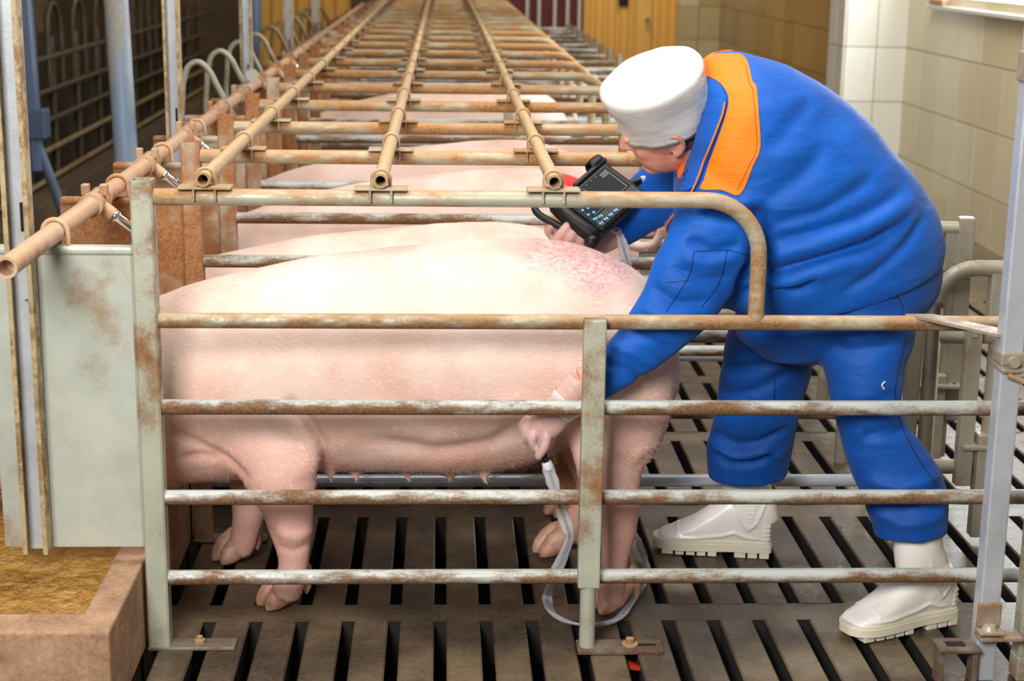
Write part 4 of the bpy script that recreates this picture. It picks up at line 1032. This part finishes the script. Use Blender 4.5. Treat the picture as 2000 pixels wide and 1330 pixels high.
# ---- cap
def capring(u, rf, rl, df=0., wob=0., ph=0.):
    return [H(df + rf*math.cos(a)*(1+wob*math.sin(5*a+ph)+wob*.6*math.sin(9*a+2*ph)), rl*math.sin(a)*(1+wob*math.sin(5*a+ph)), u+wob*.10*math.sin(3*a+ph*2)) for a in [2*math.pi*i/64 for i in range(64)]]
cr = [capring(.004, .100, .084, -.006), capring(.000, .106, .090, -.006), capring(.012, .108, .092, -.006, .004, 1), capring(.020, .106, .090, -.006, .008, 2), capring(.030, .110, .094, -.006, .008, .5), capring(.040, .107, .092, -.006, .010, 2.4), capring(.052, .112, .097, -.006, .010, 1.2),
      capring(.066, .110, .096, -.006, .012, .2), capring(.082, .115, .102, -.006, .010, 1.7), capring(.100, .117, .106, -.006, .008, .9), capring(.118, .119, .110, -.006, .005, 2.0), capring(.126, .118, .110, -.006, .003, 1), capring(.131, .112, .104, -.006), capring(.1325, .100, .093, -.006), capring(.132, .085, .079, -.006), capring(.131, .068, .063, -.006), capring(.130, .05, .046, -.006), capring(.129, .03, .028, -.006), capring(.129, .012, .011, -.006)]
cm = MB(); loft(cm, cr, 64)
for i, q in enumerate(cm.v):
    q = Vector(q); hh = (q-HC).dot(hu); k_ = 1. if hh < .10 else .45; w_ = k_*(noise.noise(q*14)*.006 + noise.noise(q*34)*.003) + noise.noise(Vector((q.x*10, q.y*10, q.dot(hu)*60)))*.0022
    cm.v[i] = tuple(q + (q-H(-.006, 0, .06)).normalized()*w_)
cp = cm.build('cap', M['cap'], man)
for q in ([H(-.112, -.02, .045), H(-.125, -.01, .040), H(-.128, .012, .030), H(-.120, .02, .022)], [H(-.112, -.015, .055), H(-.124, .0, .056), H(-.127, .02, .05)], [H(-.112, .0, .03), H(-.126, .005, .012), H(-.122, .008, -.008)]):
    MB().tube([tuple(p) for p in catmull([tuple(x) for x in q], 5)], (.007, .003) and [(.008, .003)]*(5*(len(q)-1)+1), 10).build('tie_tape', M['cap'], cp)

# ================================================================= ultrasound scanner
sc = atY(1172, 385, .490)
e1 = Vector((-.119, -.088, -.088)).normalized(); e2 = Vector((.095, -.069, -.069)); e2 = (e2-e1*e2.dot(e1)).normalized(); en = e1.cross(e2)
if en.z < 0: en = -en
def D(a, b, c): return sc + e1*a + e2*b + en*c           # a along the long side, b along the short side, c above the face
def dbox(m, a0, a1, b0, b1, c0, c1, bev=.004):
    q = MB(); q.box((a0, b0, c0), (a1, b1, c1), bev); m.add([D(*v) for v in q.v], q.f, False); return m
dv = empty('ultrasound_scanner', tuple(sc), 'black handheld ultrasound scanner with screen and blue buttons held over the sow', 'scanner')
dbox(MB(), -.092, .072, -.066, .070, -.040, 0, .010).build('housing', M['leather'], dv)
scr = dbox(MB(), -.078, .058, -.052, .030, 0, .0012, .0005).build('screen', M['screen'], dv)
t = NT('screen_line_m'); t.col((.1, .1, .1, 1)); t.b.inputs['Emission Color'].default_value = (.75, .8, .85, 1); t.b.inputs['Emission Strength'].default_value = .35; M['line'] = t.m
for (a0, a1, b0, b1) in ((-.070, -.069, -.046, .026), (-.070, .05, .0255, .026), (.01, .0106, -.046, .026)): dbox(MB(), a0, a1, b0, b1, .0012, .0016, 0).build('screen_line', M['line'], scr)
for i in range(4):
    for j in range(3): dbox(MB(), -.066+i*.005, -.0635+i*.005, -.044+j*.005, -.041+j*.005, .0012, .0016, 0).build('screen_mark', M['line'], scr)
for i in range(5): dbox(MB(), -.04+i*.018, -.038+i*.018, -.048, -.046, .0012, .0016, 0).build('screen_tick', M['line'], scr)
t = NT('led_m'); t.col((.3, .4, .0, 1)); t.b.inputs['Emission Color'].default_value = (.8, 1, .1, 1); t.b.inputs['Emission Strength'].default_value = 1.2; M['led'] = t.m
dbox(MB(), .050, .053, -.060, -.057, 0, .002, 0).build('power_light', M['led'], dv)
btn = [(.060, -.040+i*.0185) for i in range(6)] + [(.060-.0175*i, .0525) for i in range(1, 4)] + [(.046, .038), (.046, .020), (.046, .002)]
for a, b in btn:
    MB().tube([D(a, b, -.001), D(a, b, .0035), D(a, b, .0042)], [.0040, .0040, .0025], 12).build('button', M['button'], dv)
    dbox(MB(), a-.009, a-.0065, b-.003, b+.003, 0, .0006, 0).build('key_label', M['white'], dv)
# padded hand grip along the lower edge and its loop handle
gp = catmull([tuple(D(.080, -.078, -.018)), tuple(D(.092, -.045, -.006)), tuple(D(.096, .0, -.004)), tuple(D(.092, .045, -.008)), tuple(D(.082, .072, -.02))], 5)
MB().tube([tuple(p) for p in gp], [.016]*3+[.020]*15+[.016]*3, 16).build('grip', M['leather'], dv)
lp = catmull([tuple(D(.060, -.066, -.02)), tuple(D(.075, -.100, -.02)), tuple(D(.105, -.108, -.02)), tuple(D(.128, -.085, -.02)), tuple(D(.122, -.03, -.02)), tuple(D(.112, .01, -.02))], 6)
MB().tube([tuple(p) for p in lp], [(.009, .013)]*31, 12).build('loop_handle', M['black'], dv)
ell(MB(), D(.104, .066, -.012), .020, .017, .017, (e1, e2, en)).build('grip_end', M['black'], dv)
st = MB(); st.tube([tuple(D(-.06+.022*math.cos(a)*0-.012, -.076-.016*math.cos(a), -.012+.020*math.sin(a))) for a in [2*math.pi*i/20 for i in range(20)]], [(.003, .020)]*20, 10, closed=True, up=tuple(e1)); st.build('strap_loop', M['leather'], dv)
dbox(MB(), -.096, .02, -.072, -.060, -.03, .006, .004).build('cover_flap', M['leather'], dv)
MB().tube([tuple(D(-.092, .02, -.015)), tuple(D(-.108, .028, -.013)), tuple(D(-.118, .033, -.012))], [.009, .009, .007], 12).build('cable_plug', M['black'], dv)
MB().tube([tuple(D(-.116, .032, -.012)), tuple(D(-.140, .044, -.01))], [.0085, .0085], 14).build('plug_sleeve', clear('plug_sleeve_m', 'DDE6EE', .45), dv)

# ---- probe, cable and its plastic sheath
pb = empty('ultrasound_probe', tuple(atY(1052, 868, .09)), 'black ultrasound probe pressed to the flank, its cable in a clear plastic sheath', 'probe')
MB().tube([tuple(atY(1038, 846, .115)), tuple(atY(1045, 862, .097)), tuple(atY(1056, 880, .086)), tuple(atY(1064, 895, .082)), tuple(atY(1070, 908, .080))], [.013, .012, .0095, .008, .006], 14).build('probe_handle', M['black'], pb)
MB().tube([tuple(atY(1067, 902, .081)), tuple(atY(1070, 910, .080)), tuple(atY(1071, 917, .080))], [.011, .013, .010], 12).build('sheath_knot', clear('sheath_knot_m', 'F2F2EE', .85, .3), pb)
zfl = lambda a, b: tuple(atZ(a, b, .012))
path = [tuple(atY(1070, 912, .080)), tuple(atY(1082, 950, .080)), tuple(atY(1092, 985, .080)), tuple(atY(1108, 1030, .090)), tuple(atY(1112, 1052, .10)), tuple(atY(1098, 1090, .12)), tuple(atY(1080, 1130, .145)), zfl(1069, 1165), zfl(1076, 1193), zfl(1100, 1211), zfl(1135, 1220), zfl(1165, 1220), zfl(1205, 1209), zfl(1232, 1178), zfl(1252, 1146), zfl(1264, 1120), zfl(1258, 1095), tuple(atY(1243, 1060, .46)), tuple(atY(1236, 1020, .50))]
back = [(.50, .56, .30), (.53, .60, .45), (.545, .61, .60), tuple(atY(1234, 545, .56)), tuple(atY(1226, 512, .515)), tuple(atY(1217, 482, .495)), tuple(atY(1210, 458, .495)), tuple(D(.03, .076, -.03))]
cp_ = catmull(path+back, 6); nn_ = len(cp_)
MB().tube([tuple(p) for p in cp_], .0035, 8).build('cable', M['black'], pb)
rr_ = random.Random(2)
MB().tube([tuple(p) for p in cp_], [(.0125+.0025*math.sin(i*.45)+rr_.uniform(-.0012, .0012), .0050+.0012*math.sin(i*.37+1)) for i in range(nn_)], 12, cap=False).build('cable_sheath', M['sheath'], pb)

rs = atZ(1237, 1296, -.02)
t = NT('red_plastic_m'); t.col(lin('B8301C')); t.rough(.5)
tag(MB().add([(rs.x-.012, rs.y-.03, -.012), (rs.x+.012, rs.y-.028, -.016), (rs.x+.014, rs.y+.02, -.03), (rs.x-.010, rs.y+.026, -.022), (rs.x-.012, rs.y-.03, -.020), (rs.x+.012, rs.y-.028, -.024), (rs.x+.014, rs.y+.02, -.038), (rs.x-.010, rs.y+.026, -.030)], [(0, 1, 2, 3), (7, 6, 5, 4), (0, 4, 5, 1), (1, 5, 6, 2), (2, 6, 7, 3), (3, 7, 4, 0)], False).build('red_scrap', t.m), 'small red plastic scrap caught in a floor slot below the foot plate', 'scrap')
